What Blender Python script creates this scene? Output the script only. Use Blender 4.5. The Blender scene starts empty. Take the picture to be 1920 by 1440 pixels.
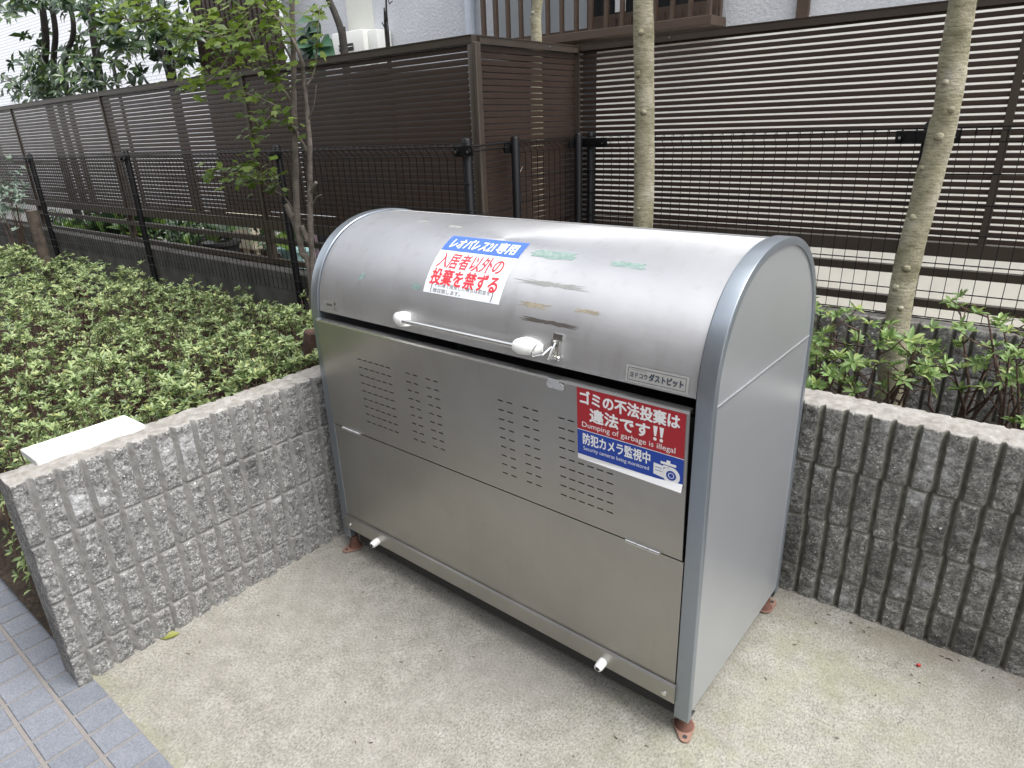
import bpy, bmesh, math, random
import numpy as np
from mathutils import Vector, Matrix, Euler

random.seed(7); rng = np.random.default_rng(7)
scene = bpy.context.scene
C = scene.collection

# ------------------------------------------------------------------ camera, sky, sun, exposure
CAM = Vector((1.9861, -1.3287, 1.5803)); EUL = Euler((1.1982, 0.0349, 0.6716), 'XYZ'); FPX = 1247.94
cam = bpy.data.cameras.new('camera'); cam.sensor_width = 36; cam.lens = FPX / 1920 * 36
cam.clip_start = .05; cam.clip_end = 400
co = bpy.data.objects.new('camera', cam); co.location = CAM; co.rotation_euler = EUL; C.objects.link(co)
scene.camera = co
SUN_EL, SUN_AZ = math.radians(64), math.radians(12)      # azimuth of the sun measured from +X
w = bpy.data.worlds.new('World'); scene.world = w; w.use_nodes = True
nt = w.node_tree; bg = nt.nodes['Background']
sky = nt.nodes.new('ShaderNodeTexSky'); sky.sky_type = 'NISHITA'; sky.sun_disc = False
sky.sun_elevation = SUN_EL; sky.sun_rotation = math.radians(90) - SUN_AZ
sky.dust_density = 3; sky.air_density = 1.3; sky.ozone_density = 1
hs = nt.nodes.new('ShaderNodeHueSaturation'); hs.inputs['Saturation'].default_value = .22
nt.links.new(sky.outputs[0], hs.inputs['Color']); nt.links.new(hs.outputs[0], bg.inputs[0])
bg.inputs[1].default_value = 0.15
sl = bpy.data.lights.new('sun', 'SUN'); sl.energy = 1.0; sl.angle = math.radians(40); sl.color = (1, .975, .94)
so = bpy.data.objects.new('sun', sl); C.objects.link(so)
sd = Vector((math.cos(SUN_EL) * math.cos(SUN_AZ), math.cos(SUN_EL) * math.sin(SUN_AZ), math.sin(SUN_EL)))
so.rotation_euler = sd.to_track_quat('Z', 'Y').to_euler(); so.location = sd * 12
scene.view_settings.view_transform = 'Standard'; scene.view_settings.look = 'None'
scene.view_settings.exposure = 1.55; scene.view_settings.gamma = 1

RM = EUL.to_matrix()
def at(px, py, axis, v):
    """the place where the sight line through a point of the photograph meets the plane axis = v"""
    d = RM @ Vector(((px - 960) / FPX, -(py - 720) / FPX, -1))
    t = (v - CAM[axis]) / d[axis]
    return CAM + d * t

# ------------------------------------------------------------------ helpers
def tag(o, label=None, cat=None, group=None, kind=None):
    if label: o['label'] = label
    if cat: o['category'] = cat
    if group: o['group'] = group
    if kind: o['kind'] = kind
    return o
def empty(name, loc=(0, 0, 0), rz=0):
    o = bpy.data.objects.new(name, None); o.location = loc; o.rotation_euler = (0, 0, rz); o.empty_display_size = .1
    C.objects.link(o); return o
def link(name, me, mats, parent=None, smooth=None):
    o = bpy.data.objects.new(name, me); C.objects.link(o)
    for m in (mats if isinstance(mats, (list, tuple)) else [mats]): me.materials.append(m)
    if parent:
        o.parent = parent
    if smooth is not None:
        me.polygons.foreach_set('use_smooth', [True] * len(me.polygons))
        if smooth < 3: me.set_sharp_from_angle(angle=smooth)
    return o
class MB:
    def __init__(s): s.v = []; s.f = []; s.m = []
    def add(s, vs, fs, mi=0):
        b = len(s.v); s.v.extend([tuple(v) for v in vs])
        for f in fs: s.f.append(tuple(b + i for i in f)); s.m.append(mi)
    def box(s, x0, x1, y0, y1, z0, z1, mi=0, M=None, bev=0):
        if bev:
            bm = bmesh.new(); bmesh.ops.create_cube(bm, size=1)
            for v in bm.verts: v.co = Vector(((x0 + x1) / 2 + v.co.x * (x1 - x0), (y0 + y1) / 2 + v.co.y * (y1 - y0), (z0 + z1) / 2 + v.co.z * (z1 - z0)))
            bmesh.ops.bevel(bm, geom=bm.edges[:], offset=bev, segments=2, affect='EDGES', profile=.5)
            s.bm(bm, mi, M); return
        vs = [Vector((x, y, z)) for z in (z0, z1) for y in (y0, y1) for x in (x0, x1)]
        if M: vs = [M @ v for v in vs]
        s.add(vs, [(0, 2, 3, 1), (4, 5, 7, 6), (0, 1, 5, 4), (2, 6, 7, 3), (0, 4, 6, 2), (1, 3, 7, 5)], mi)
    def bm(s, bm, mi=0, M=None):
        bm.verts.index_update()
        vs = [(M @ v.co) if M else v.co.copy() for v in bm.verts]
        s.add(vs, [[v.index for v in f.verts] for f in bm.faces], mi); bm.free()
    def tube(s, pts, rad, n=8, mi=0, cap=True, jit=None):
        pts = [Vector(p) for p in pts]
        if not isinstance(rad, (list, tuple)): rad = [rad] * len(pts)
        up = Vector((.13, .21, 1)) ; base = len(s.v); rings = []
        prev = None
        for i, p in enumerate(pts):
            d = (pts[min(i + 1, len(pts) - 1)] - pts[max(i - 1, 0)]).normalized()
            if prev is None:
                a = d.cross(up); a = a.normalized() if a.length > 1e-3 else Vector((1, 0, 0))
            else:
                a = prev - d * prev.dot(d); a.normalize()
            prev = a; b = d.cross(a)
            ring = []
            for k in range(n):
                t = 2 * math.pi * k / n; r = rad[i] * (1 if jit is None else 1 + jit(i, k))
                ring.append(p + (a * math.cos(t) + b * math.sin(t)) * r)
            rings.append(ring)
        vs = [v for r in rings for v in r]; fs = []
        for i in range(len(pts) - 1):
            for k in range(n):
                fs.append((i * n + k, i * n + (k + 1) % n, (i + 1) * n + (k + 1) % n, (i + 1) * n + k))
        if cap:
            fs.append(tuple(range(n - 1, -1, -1))); fs.append(tuple((len(pts) - 1) * n + k for k in range(n)))
        s.add(vs, fs, mi)
    def prism(s, poly, dvec, mi=0):
        """closed outline (list of Vector) pushed along dvec"""
        n = len(poly); d = Vector(dvec)
        s.add(list(poly) + [p + d for p in poly], [tuple(range(n - 1, -1, -1)), tuple(range(n, 2 * n))] + [(i, (i + 1) % n, n + (i + 1) % n, n + i) for i in range(n)], mi)
    def build(s, name, mats, parent=None, smooth=None):
        me = bpy.data.meshes.new(name); me.from_pydata(s.v, [], s.f)
        me.polygons.foreach_set('material_index', s.m)
        o = link(name, me, mats, parent, smooth)
        bm = bmesh.new(); bm.from_mesh(me); bmesh.ops.recalc_face_normals(bm, faces=bm.faces[:]); bm.to_mesh(me); bm.free()
        return o
def arrmesh(name, V, F, mats, parent=None, mi=None, smooth=True):
    """numpy verts (n,3) and quads (m,4) to one mesh"""
    me = bpy.data.meshes.new(name); k = F.shape[1]
    me.vertices.add(len(V)); me.vertices.foreach_set('co', np.asarray(V, np.float32).ravel())
    me.loops.add(F.size); me.loops.foreach_set('vertex_index', np.asarray(F, np.int32).ravel())
    me.polygons.add(len(F)); me.polygons.foreach_set('loop_start', np.arange(0, F.size, k, dtype=np.int32))
    if mi is not None: me.polygons.foreach_set('material_index', np.asarray(mi, np.int32))
    me.update(calc_edges=True); me.validate()
    o = link(name, me, mats, parent)
    if smooth: me.polygons.foreach_set('use_smooth', [True] * len(me.polygons))
    return o
def vnoise(shape, cells, seed):
    """smooth value noise on a grid, cells = (cu, cv) lattice cells"""
    r = np.random.default_rng(seed); g = r.random((cells[0] + 2, cells[1] + 2))
    u = np.linspace(0, cells[0], shape[0], endpoint=False); v = np.linspace(0, cells[1], shape[1], endpoint=False)
    iu = u.astype(int); iv = v.astype(int); fu = u - iu; fv = v - iv
    fu = (fu * fu * (3 - 2 * fu))[:, None]; fv = (fv * fv * (3 - 2 * fv))[None, :]
    a = g[iu][:, iv]; b = g[iu + 1][:, iv]; c = g[iu][:, iv + 1]; d = g[iu + 1][:, iv + 1]
    return (a * (1 - fu) + b * fu) * (1 - fv) + (c * (1 - fu) + d * fu) * fv

# ------------------------------------------------------------------ materials
class NT:
    def __init__(s, name):
        s.m = bpy.data.materials.new(name); s.m.use_nodes = True; s.t = s.m.node_tree
        s.p = s.t.nodes['Principled BSDF']; s._co = {}
    def n(s, typ, **kw):
        x = s.t.nodes.new('ShaderNode' + typ)
        for k, v in kw.items():
            if k in x.inputs: x.inputs[k].default_value = v
            else: setattr(x, k, v)
        return x
    def l(s, a, b): s.t.links.new(a, b)
    def co(s, kind='Object', scale=None):
        key = (kind, scale)
        if key not in s._co:
            tc = s.n('TexCoord'); o = tc.outputs[kind]
            if scale:
                mp = s.n('Mapping'); mp.inputs['Scale'].default_value = scale; s.l(o, mp.inputs[0]); o = mp.outputs[0]
            s._co[key] = o
        return s._co[key]
    def noise(s, scale, detail=4, rough=.55, co=None, dist=0):
        x = s.n('TexNoise'); x.inputs['Scale'].default_value = scale; x.inputs['Detail'].default_value = detail
        x.inputs['Roughness'].default_value = rough; x.inputs['Distortion'].default_value = dist
        s.l(co or s.co(), x.inputs['Vector']); return x.outputs['Fac']
    def vor(s, scale, feature='F1', co=None, out='Distance'):
        x = s.n('TexVoronoi', feature=feature); x.inputs['Scale'].default_value = scale; s.l(co or s.co(), x.inputs['Vector']); return x.outputs[out]
    def ramp(s, fac, stops, interp='LINEAR'):
        x = s.n('ValToRGB'); r = x.color_ramp; r.interpolation = interp
        while len(r.elements) < len(stops): r.elements.new(.5)
        for e, (p, c) in zip(r.elements, stops):
            e.position = p; e.color = (tuple(c) + (1,)) if hasattr(c, '__len__') else (c, c, c, 1)
        s.l(fac, x.inputs[0]); return x.outputs[0]
    def mix(s, fac, a, b, mode='MIX'):
        x = s.n('Mix', data_type='RGBA', blend_type=mode)
        for v, i in ((fac, 0), (a, 6), (b, 7)):
            if hasattr(v, 'is_output'): s.l(v, x.inputs[i])
            else: x.inputs[i].default_value = v if i == 0 else (tuple(v) + (1,) if len(v) == 3 else v)
        return x.outputs[2]
    def math(s, op, a, b=0.0, clamp=False):
        x = s.n('Math', operation=op); x.use_clamp = clamp
        for v, i in ((a, 0), (b, 1)):
            if hasattr(v, 'is_output'): s.l(v, x.inputs[i])
            else: x.inputs[i].default_value = v
        return x.outputs[0]
    def bump(s, h, strength=.3, dist=.002):
        x = s.n('Bump'); x.inputs['Strength'].default_value = strength; x.inputs['Distance'].default_value = dist
        s.l(h, x.inputs['Height']); s.l(x.outputs[0], s.p.inputs['Normal'])
    def set(s, **kw):
        names = dict(color='Base Color', rough='Roughness', metal='Metallic', spec='Specular IOR Level', aniso='Anisotropic', trans='Transmission Weight', coat='Coat Weight')
        for k, v in kw.items():
            i = s.p.inputs[names[k]]
            if hasattr(v, 'is_output'): s.l(v, i)
            else: i.default_value = (tuple(v) + (1,)) if k == 'color' else v
        return s
M = {}
def mat_plain(name, col, rough=.5, metal=0, var=.12, scale=12, spec=.5):
    t = NT(name); n = t.noise(scale, 5)
    c = t.mix(n, [x * (1 - var) for x in col], [min(1, x * (1 + var)) for x in col])
    t.set(color=c, rough=rough, metal=metal, spec=spec); M[name] = t.m; return t

# brushed stainless sheet: fine grain, faint smudges and runs
def steel(name, col, rough, stains):
    t = NT(name)
    g = t.noise(220, 3, .6, t.co('Object', (.06, 1, 1)))
    big = t.noise(3.5, 5, .6); mid = t.noise(14, 4, .6)
    run = t.noise(26, 3, .5, t.co('Object', (1, 1, .09)))
    c = t.mix(t.ramp(big, [(.3, 0), (.75, 1)]), [x * .9 for x in col], [x * 1.06 for x in col])
    c = t.mix(t.math('MULTIPLY', t.ramp(run, [(.56, 0), (.74, 1)]), .35 * stains), c, (.30, .27, .23))
    c = t.mix(t.math('MULTIPLY', t.ramp(mid, [(.58, 0), (.8, 1)]), .35 * stains), c, (.42, .40, .36))
    r = t.math('ADD', t.math('MULTIPLY', g, .10), t.math('MULTIPLY', big, .14)); r = t.math('ADD', r, rough - .12)
    t.set(color=c, rough=r, metal=1.0, aniso=.4); t.bump(t.math('ADD', t.math('MULTIPLY', big, 2.5), t.math('MULTIPLY', g, .05)), .25, .004)
    M[name] = t.m
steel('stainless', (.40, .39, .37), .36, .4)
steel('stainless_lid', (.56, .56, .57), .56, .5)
t = mat_plain('frame_paint', (.27, .30, .335), .32, .75, .06, 30)
t = mat_plain('side_sheet', (.47, .485, .51), .38, .75, .05, 5)
mat_plain('shade_black', (.03, .03, .03), .8)  # dark colour standing in for shade in and under the bin
mat_plain('white_plastic', (.74, .74, .72), .45, 0, .06, 60)
mat_plain('bright_metal', (.72, .72, .70), .25, 1, .1, 40)
mat_plain('black_rubber', (.02, .02, .02), .6)
t = mat_plain('rust', (.11, .05, .035), .85, 0, .5, 60)
t = mat_plain('rust_plate', (.23, .135, .10), .75, 0, .3, 70)
mat_plain('sticker_white', (.74, .77, .80), .4, 0, .04, 30)
mat_plain('sticker_paper', (.80, .80, .80), .35, 0, .03, 30)
mat_plain('sticker_red', (.36, .010, .018), .35, 0, .06, 30)
mat_plain('sticker_blue', (.005, .045, .33), .35, 0, .05, 30)
mat_plain('sticker_lightblue', (.05, .13, .62), .4, 0, .05, 30)
mat_plain('print_red', (.68, .035, .05), .45, 0, .12, 60)
mat_plain('print_black', (.03, .03, .035), .5)
mat_plain('print_navy', (.035, .05, .075), .5)
mat_plain('plate_silver', (.42, .415, .395), .45, .2, .08, 40)
t = NT('green_tape'); n = t.noise(70, 5, .7, None, .4)
t.set(color=t.ramp(n, [(.35, (.14, .22, .195)), (.60, (.24, .31, .285)), (.72, (.45, .46, .45))]), rough=.6); M['green_tape'] = t.m
t = NT('tape_glue'); n = t.noise(60, 5, .7, t.co('Object', (.5, 1, 1)))
t.set(color=t.ramp(n, [(.35, (.24, .21, .165)), (.6, (.38, .33, .24)), (.75, (.52, .47, .36))]), rough=.7); M['tape_glue'] = t.m
mat_plain('dark_smear', (.11, .095, .085), .55, .3, .25, 40)
mat_plain('faint_glue', (.33, .33, .315), .6, .5, .1, 40)

def mat_block(name, dark, light, wet):
    t = NT(name)
    f = t.noise(160, 6, .7); m = t.noise(45, 5, .65); big = t.noise(4.2, 4, .6)
    c = t.ramp(m, [(.25, dark), (.5, [(a + b) / 2 for a, b in zip(dark, light)]), (.78, light)])
    c = t.mix(.45, c, t.ramp(f, [(.3, .25), (.7, .95)]), 'MULTIPLY')
    c = t.mix(t.ramp(big, [(.5, 0), (.68, .7)]), c, [x * .42 for x in dark])
    fc = t.n('SeparateColor'); t.l(t.vor(170, 'F1', None, 'Color'), fc.inputs[0]); fc2 = t.n('SeparateColor'); t.l(t.vor(330, 'F1', None, 'Color'), fc2.inputs[0])
    c = t.mix(.62, c, t.ramp(fc.outputs[0], [(.1, .30), (.6, .85), (.95, 1.5)]), 'MULTIPLY'); c = t.mix(.5, c, t.ramp(fc2.outputs[0], [(.1, .35), (.9, 1.45)]), 'MULTIPLY')
    eff = t.noise(5.1, 3, .5, t.co('Object', (1.0, 1.0, 1.25)))
    eff2 = t.math('MULTIPLY', t.ramp(eff, [(.60, 0), (.72, 1)]), t.ramp(m, [(.35, .2), (.6, 1)]))
    c = t.mix(t.math('MULTIPLY', eff2, .7), c, (.52, .52, .53))
    sp = t.vor(120); spm = t.ramp(t.vor(120, 'F1', None, 'Color'), [(.80, 0), (.84, 1)])
    spk = t.math('MULTIPLY', t.ramp(sp, [(.22, 1), (.34, 0)]), spm)
    sp2 = t.math('MULTIPLY', t.ramp(t.vor(62), [(.16, 1), (.28, 0)]), t.ramp(t.vor(62, 'F1', None, 'Color'), [(.84, 0), (.87, 1)]))
    c = t.mix(t.math('MULTIPLY', t.math('MAXIMUM', spk, sp2), .85), c, (.66, .65, .62))
    t.set(color=c, rough=t.math('SUBTRACT', .92, t.math('MULTIPLY', m, wet)), spec=.5)
    t.bump(t.math('ADD', t.math('ADD', f, m), t.math('MULTIPLY', fc.outputs[1], .7)), .8, .005); M[name] = t.m
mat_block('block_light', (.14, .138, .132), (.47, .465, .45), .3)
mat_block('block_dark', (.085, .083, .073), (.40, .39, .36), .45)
def mat_groove(name, a, b):
    t = NT(name); n = t.noise(38, 5, .65); f = t.noise(150, 4, .6)
    t.set(color=t.mix(.3, t.ramp(n, [(.3, a), (.7, b)]), t.ramp(f, [(.3, .5), (.7, 1)]), 'MULTIPLY'), rough=.9); t.bump(f, .3, .002); M[name] = t.m
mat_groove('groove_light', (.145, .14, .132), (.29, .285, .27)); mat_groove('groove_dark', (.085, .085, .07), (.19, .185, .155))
t = NT('block_top'); n = t.noise(30, 6, .65); f = t.noise(140, 4, .6)
t.set(color=t.mix(t.ramp(f, [(.4, 0), (.7, .4)]), t.ramp(n, [(.3, (.17, .155, .135)), (.5, (.26, .245, .225)), (.75, (.36, .35, .33))]), (.19, .18, .165)), rough=.92)
t.bump(t.math('ADD', n, f), .6, .004); M['block_top'] = t.m
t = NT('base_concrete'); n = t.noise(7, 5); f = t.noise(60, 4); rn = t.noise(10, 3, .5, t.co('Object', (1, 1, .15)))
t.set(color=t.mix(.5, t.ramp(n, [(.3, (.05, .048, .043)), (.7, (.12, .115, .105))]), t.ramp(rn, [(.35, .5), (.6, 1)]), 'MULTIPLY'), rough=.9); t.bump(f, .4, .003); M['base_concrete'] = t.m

t = NT('pad_concrete')
big = t.noise(1.6, 4, .6); mid = t.noise(14, 5, .65); fine = t.noise(190, 5, .75, t.co('Object', (1, .6, 1)))
c = t.ramp(mid, [(.25, (.203, .192, .165)), (.5, (.265, .253, .222)), (.75, (.33, .318, .287))])
c = t.mix(.75, c, t.ramp(fine, [(.36, .22), (.47, .75), (.56, 1.0), (.66, 1.35)]), 'MULTIPLY')
c = t.mix(t.math('MULTIPLY', t.ramp(big, [(.5, 0), (.7, 1)]), .4), c, (.225, .212, .19))
# moss: near the right foot, along the tile edge and the walls
sx = t.n('SeparateXYZ'); t.l(t.co(), sx.inputs[0])
def spot(x, y, r, soft):
    dx = t.math('SUBTRACT', sx.outputs[0], x); dy = t.math('SUBTRACT', sx.outputs[1], y)
    d = t.math('SQRT', t.math('ADD', t.math('MULTIPLY', dx, dx), t.math('MULTIPLY', dy, dy)))
    return t.ramp(t.math('DIVIDE', d, r), [(soft, 1), (1, 0)])
mo = t.noise(9, 5, .65)
mm = t.math('MAXIMUM', spot(1.60, -.05, .5, .1), spot(1.75, .45, .5, .1))
edge = t.ramp(t.math('ADD', sx.outputs[1], 1), [(.085, 1), (.22, 0)])
mm = t.math('MAXIMUM', mm, t.math('MULTIPLY', edge, .9))
mm = t.math('MULTIPLY', mm, t.ramp(mo, [(.38, 0), (.62, 1)]))
c = t.mix(t.math('MULTIPLY', mm, .5), c, (.19, .195, .11))
# browner, patchy tone towards the right wall, dark flecks everywhere
gr = t.math('MULTIPLY', t.ramp(sx.outputs[1], [(.58, 0), (.78, 1)]), t.ramp(mo, [(.4, .2), (.6, 1)]))
c = t.mix(t.math('MULTIPLY', gr, .6), c, (.15, .12, .09))
fl = t.vor(75, 'F1', t.co('Object', (1, 2.6, 1))); flc = t.ramp(t.vor(75, 'F1', t.co('Object', (1, 2.6, 1)), 'Color'), [(.86, 0), (.9, 1)])
c = t.mix(t.math('MULTIPLY', t.math('MULTIPLY', t.ramp(fl, [(.12, 1), (.24, 0)]), flc), .8), c, (.085, .075, .06))
t.set(color=c, rough=.88); t.bump(t.math('ADD', fine, mid), .5, .003); M['pad_concrete'] = t.m

t = NT('paving_tile'); gi = t.n('NewGeometry'); f = t.noise(170, 4, .7); m = t.noise(22, 4)
c = t.mix(gi.outputs['Random Per Island'], (.145, .158, .185), (.19, .203, .235))
c = t.mix(.5, c, t.ramp(f, [(.38, .45), (.62, 1.15)]), 'MULTIPLY'); c = t.mix(t.math('MULTIPLY', t.ramp(m, [(.5, 0), (.75, 1)]), .3), c, (.235, .24, .25))
t.set(color=c, rough=.72); t.bump(f, .4, .002); M['paving_tile'] = t.m
t = mat_plain('tile_grout', (.19, .175, .165), .95, 0, .25, 60)
t = NT('soil'); n = t.noise(30, 6, .7); n2 = t.vor(60)
t.set(color=t.ramp(n, [(.3, (.018, .013, .009)), (.6, (.055, .038, .026)), (.8, (.12, .085, .055))]), rough=.95); t.bump(t.math('ADD', n, n2), .9, .02); M['soil'] = t.m
t = NT('yard'); n = t.noise(.8, 6, .7); t.set(color=t.ramp(n, [(.3, (.10, .095, .09)), (.7, (.17, .165, .16))]), rough=.95); M['yard'] = t.m

t = NT('bronze'); n = t.noise(7, 4, .6); f = t.noise(5, 3, .6, t.co('Object', (1, 1, 14)))
t.set(color=t.mix(f, (.028, .0165, .012), (.050, .032, .024)), rough=t.math('ADD', .34, t.math('MULTIPLY', n, .2)), metal=.1, spec=.35); M['bronze'] = t.m
t = NT('bronze_rail'); n = t.noise(7, 4, .6); t.set(color=t.mix(n, (.045, .033, .025), (.072, .056, .044)), rough=.42, metal=.2); M['bronze_rail'] = t.m
mat_plain('black_paint', (.006, .006, .007), .42, 0, .2, 20, .25)
mat_plain('bolt_metal', (.5, .5, .5), .3, 1)

def mat_leaf(name, cols, rough=.42, trans=.3, spec=.5, bright=1.0):
    t = NT(name); gi = t.n('NewGeometry'); k = len(cols)
    c = t.ramp(gi.outputs['Random Per Island'], [(i / max(1, k - 1), tuple(x * bright for x in cc)) for i, cc in enumerate(cols)])
    n = t.noise(45, 3); c = t.mix(.35, c, t.ramp(n, [(.3, .6), (.7, 1)]), 'MULTIPLY')
    t.set(color=c, rough=rough, spec=spec)
    tr = t.n('BsdfTranslucent'); t.l(c, tr.inputs['Color']); mx = t.n('MixShader'); mx.inputs[0].default_value = trans
    out = t.t.nodes['Material Output']; t.l(t.p.outputs[0], mx.inputs[1]); t.l(tr.outputs[0], mx.inputs[2]); t.l(mx.outputs[0], out.inputs[0]); M[name] = t.m
mat_leaf('azalea_leaf', [(.05, .085, .03), (.13, .19, .068), (.21, .285, .11), (.275, .35, .145), (.32, .395, .175), (.36, .385, .14)], .40, .22)
mat_leaf('azalea_fresh', [(.11, .19, .05), (.16, .26, .075), (.22, .33, .11), (.30, .36, .10)], .42, .3)
mat_leaf('maple_leaf', [(.07, .12, .014), (.105, .165, .02), (.15, .22, .035), (.19, .25, .06)], .45, .45)
mat_leaf('dark_leaf', [(.012, .030, .012), (.022, .05, .018), (.035, .07, .028), (.055, .10, .025), (.10, .16, .03)], .28, .18, .7)
mat_leaf('fatsia_leaf', [(.04, .10, .055), (.07, .15, .08)], .35, .2)
mat_leaf('grey_leaf', [(.09, .14, .10), (.16, .22, .17), (.26, .31, .25)], .5, .25)
mat_leaf('grass_blade', [(.06, .14, .02), (.12, .24, .03), (.2, .32, .06)], .5, .4)

def mat_bark(name, cols, band=.5, scale=1.0):
    t = NT(name); a = t.noise(9 * scale, 5, .65); b = t.noise(30 * scale, 4, .6, t.co('Object', (1, 1, 4.5))); f = t.noise(120 * scale, 4, .7)
    c = t.ramp(a, [(.28, cols[0]), (.5, cols[1]), (.74, cols[2])])
    c = t.mix(band, c, t.ramp(b, [(.34, .45), (.55, 1)]), 'MULTIPLY'); c = t.mix(.35, c, t.ramp(f, [(.3, .5), (.7, 1)]), 'MULTIPLY')
    t.set(color=c, rough=.88); t.bump(t.math('ADD', b, f), .7, .006); M[name] = t.m
mat_bark('pale_bark', [(.15, .14, .075), (.31, .285, .19), (.50, .465, .37)], .65)
mat_bark('brown_bark', [(.085, .068, .058), (.175, .145, .125), (.28, .24, .21)], .5, 2)
mat_bark('dark_bark', [(.018, .015, .013), (.035, .03, .026), (.06, .05, .042)], .4)
mat_bark('twig_bark', [(.05, .028, .02), (.10, .06, .045), (.17, .11, .08)], .4, 3)
mat_bark('red_stump', [(.03, .015, .012), (.07, .035, .026), (.13, .075, .055)], .5, 2)
mat_bark('post_wood', [(.04, .03, .024), (.085, .065, .05), (.13, .10, .08)], .3, 2)
mat_plain('dead_vine', (.30, .26, .21), .9, 0, .3, 60)
mat_plain('cut_wood', (.42, .33, .22), .85, 0, .3, 50)

t = NT('stucco'); n = t.noise(42, 5, .7); b = t.noise(1.6, 4, .6)
t.set(color=t.mix(.5, t.ramp(b, [(.3, (.58, .595, .625)), (.7, (.70, .71, .735))]), t.ramp(n, [(.3, .72), (.65, 1)]), 'MULTIPLY'), rough=.9); t.bump(n, .9, .012); M['stucco'] = t.m
mat_plain('roof_and_shade', (.055, .057, .06), .85, 0, .2, 25)  # dark tone of the roofs; also shade put into the house wall
mat_plain('cream_wall', (.88, .85, .78), .85, 0, .08, 9)
mat_plain('cream_patch', (.66, .66, .60), .85, 0, .05, 20)
mat_plain('pale_pipe', (.55, .60, .68), .5, 0, .04, 10)
t = NT('window_wood'); n = t.noise(40, 4, .6, t.co('Object', (.1, 1, 1))); t.set(color=t.mix(n, (.05, .031, .021), (.10, .064, .044)), rough=.5); M['window_wood'] = t.m
t = NT('frosted_glass'); n = t.noise(2.2, 3); t.set(color=t.mix(n, (.30, .33, .35), (.42, .44, .46)), rough=.3, spec=.6); M['frosted_glass'] = t.m
mat_plain('dark_glass', (.02, .022, .024), .1, 0)
mat_plain('heater_white', (.78, .78, .74), .4, 0, .03, 20)
t = NT('white_tile'); bt = t.n('TexBrick'); mp = t.n('Mapping'); mp.inputs['Rotation'].default_value = (math.radians(90), 0, 0); t.l(t.co(), mp.inputs[0]); t.l(mp.outputs[0], bt.inputs['Vector'])
bt.inputs['Scale'].default_value = 1; bt.inputs['Brick Width'].default_value = .24; bt.inputs['Row Height'].default_value = .075; bt.inputs['Mortar Size'].default_value = .010; bt.inputs['Mortar Smooth'].default_value = .3
bt.inputs['Color1'].default_value = (.86, .86, .88, 1); bt.inputs['Color2'].default_value = (.90, .90, .91, 1); bt.inputs['Mortar'].default_value = (.58, .59, .63, 1)
t.set(color=bt.outputs['Color'], rough=.45); M['white_tile'] = t.m
t = NT('slab_stone'); n = t.noise(25, 5, .6); t.set(color=t.ramp(n, [(.3, (.55, .55, .545)), (.7, (.66, .66, .66))]), rough=.7); M['slab_stone'] = t.m
mat_plain('apartment_tile', (.17, .14, .115), .6, 0, .15, 6)
mat_plain('terracotta', (.32, .13, .07), .8, 0, .15, 30)
mat_plain('pot_black', (.025, .025, .025), .5)
mat_plain('panel_cream', (.70, .62, .48), .7, 0, .05)
mat_plain('cloth_pink', (.62, .50, .56), .8, 0, .3, 30)
mat_plain('bucket_teal', (.40, .62, .62), .5)
mat_plain('berry_red', (.35, .02, .02), .4)
mat_plain('leaf_olive', (.16, .17, .03), .5, 0, .3, 90)

# ------------------------------------------------------------------ ground
def sheet(name, x0, x1, y0, y1, z, m, kind='structure'):
    b = MB(); b.add([(x0, y0, z), (x1, y0, z), (x1, y1, z), (x0, y1, z)], [(0, 1, 2, 3)])
    return tag(b.build(name, m), kind=kind)
sheet('ground', -120, 120, -120, 120, -.03, M['yard'])
# concrete pad as a fine sheet with a slightly uneven surface
nx, ny = 150, 90
X = np.linspace(-.12, 3.6, nx); Y = np.linspace(-.922, .80, ny)
H = (vnoise((nx, ny), (14, 8), 3) - .5) * .004
# mortar fillet along both walls
XX, YY = np.meshgrid(X, Y, indexing='ij')
H += .012 * np.clip(1 - np.abs(YY - .76) / .035, 0, 1) * vnoise((nx, ny), (60, 30), 5) + .010 * np.clip(1 - (XX + .088) / .04, 0, 1) * (XX < 0) * vnoise((nx, ny), (40, 60), 6)
V = np.stack([XX, YY, H], -1).reshape(-1, 3); idx = np.arange(nx * ny).reshape(nx, ny)
F = np.stack([idx[:-1, :-1], idx[1:, :-1], idx[1:, 1:], idx[:-1, 1:]], -1).reshape(-1, 4)
tag(arrmesh('concrete_pad', V, F, M['pad_concrete']), kind='structure')
# grey square paving tiles with recessed grout
tb = MB(); P_ = .108; g = .0045
for i in range(-16, 34):
    for j in range(0, 14):
        x0 = .020 + i * P_ - P_ + g; x1 = x0 + P_ - 2 * g; y1 = -.917 - j * P_ - g * .2; y0 = y1 - P_ + 1.8 * g
        zz = .0045 + random.uniform(-.0006, .0006); e = .003
        tb.add([(x0, y0, -.004), (x1, y0, -.004), (x1, y1, -.004), (x0, y1, -.004), (x0 + e, y0 + e, zz), (x1 - e, y0 + e, zz), (x1 - e, y1 - e, zz), (x0 + e, y1 - e, zz)],
               [(4, 5, 6, 7), (0, 1, 5, 4), (1, 2, 6, 5), (2, 3, 7, 6), (3, 0, 4, 7)])
tb.add([(-1.85, -2.5, -.0005), (3.7, -2.5, -.0005), (3.7, -.9175, -.0005), (-1.85, -.9175, -.0005)], [(0, 1, 2, 3)], 1)
tag(tb.build('tile_paving', [M['paving_tile'], M['tile_grout']]), kind='structure')
sheet('alley_bounce', -.2, 8, 2.06, 3.28, -.012, M['cream_wall'])  # pale sheet added on the alley ground to bounce light onto the wall
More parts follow.
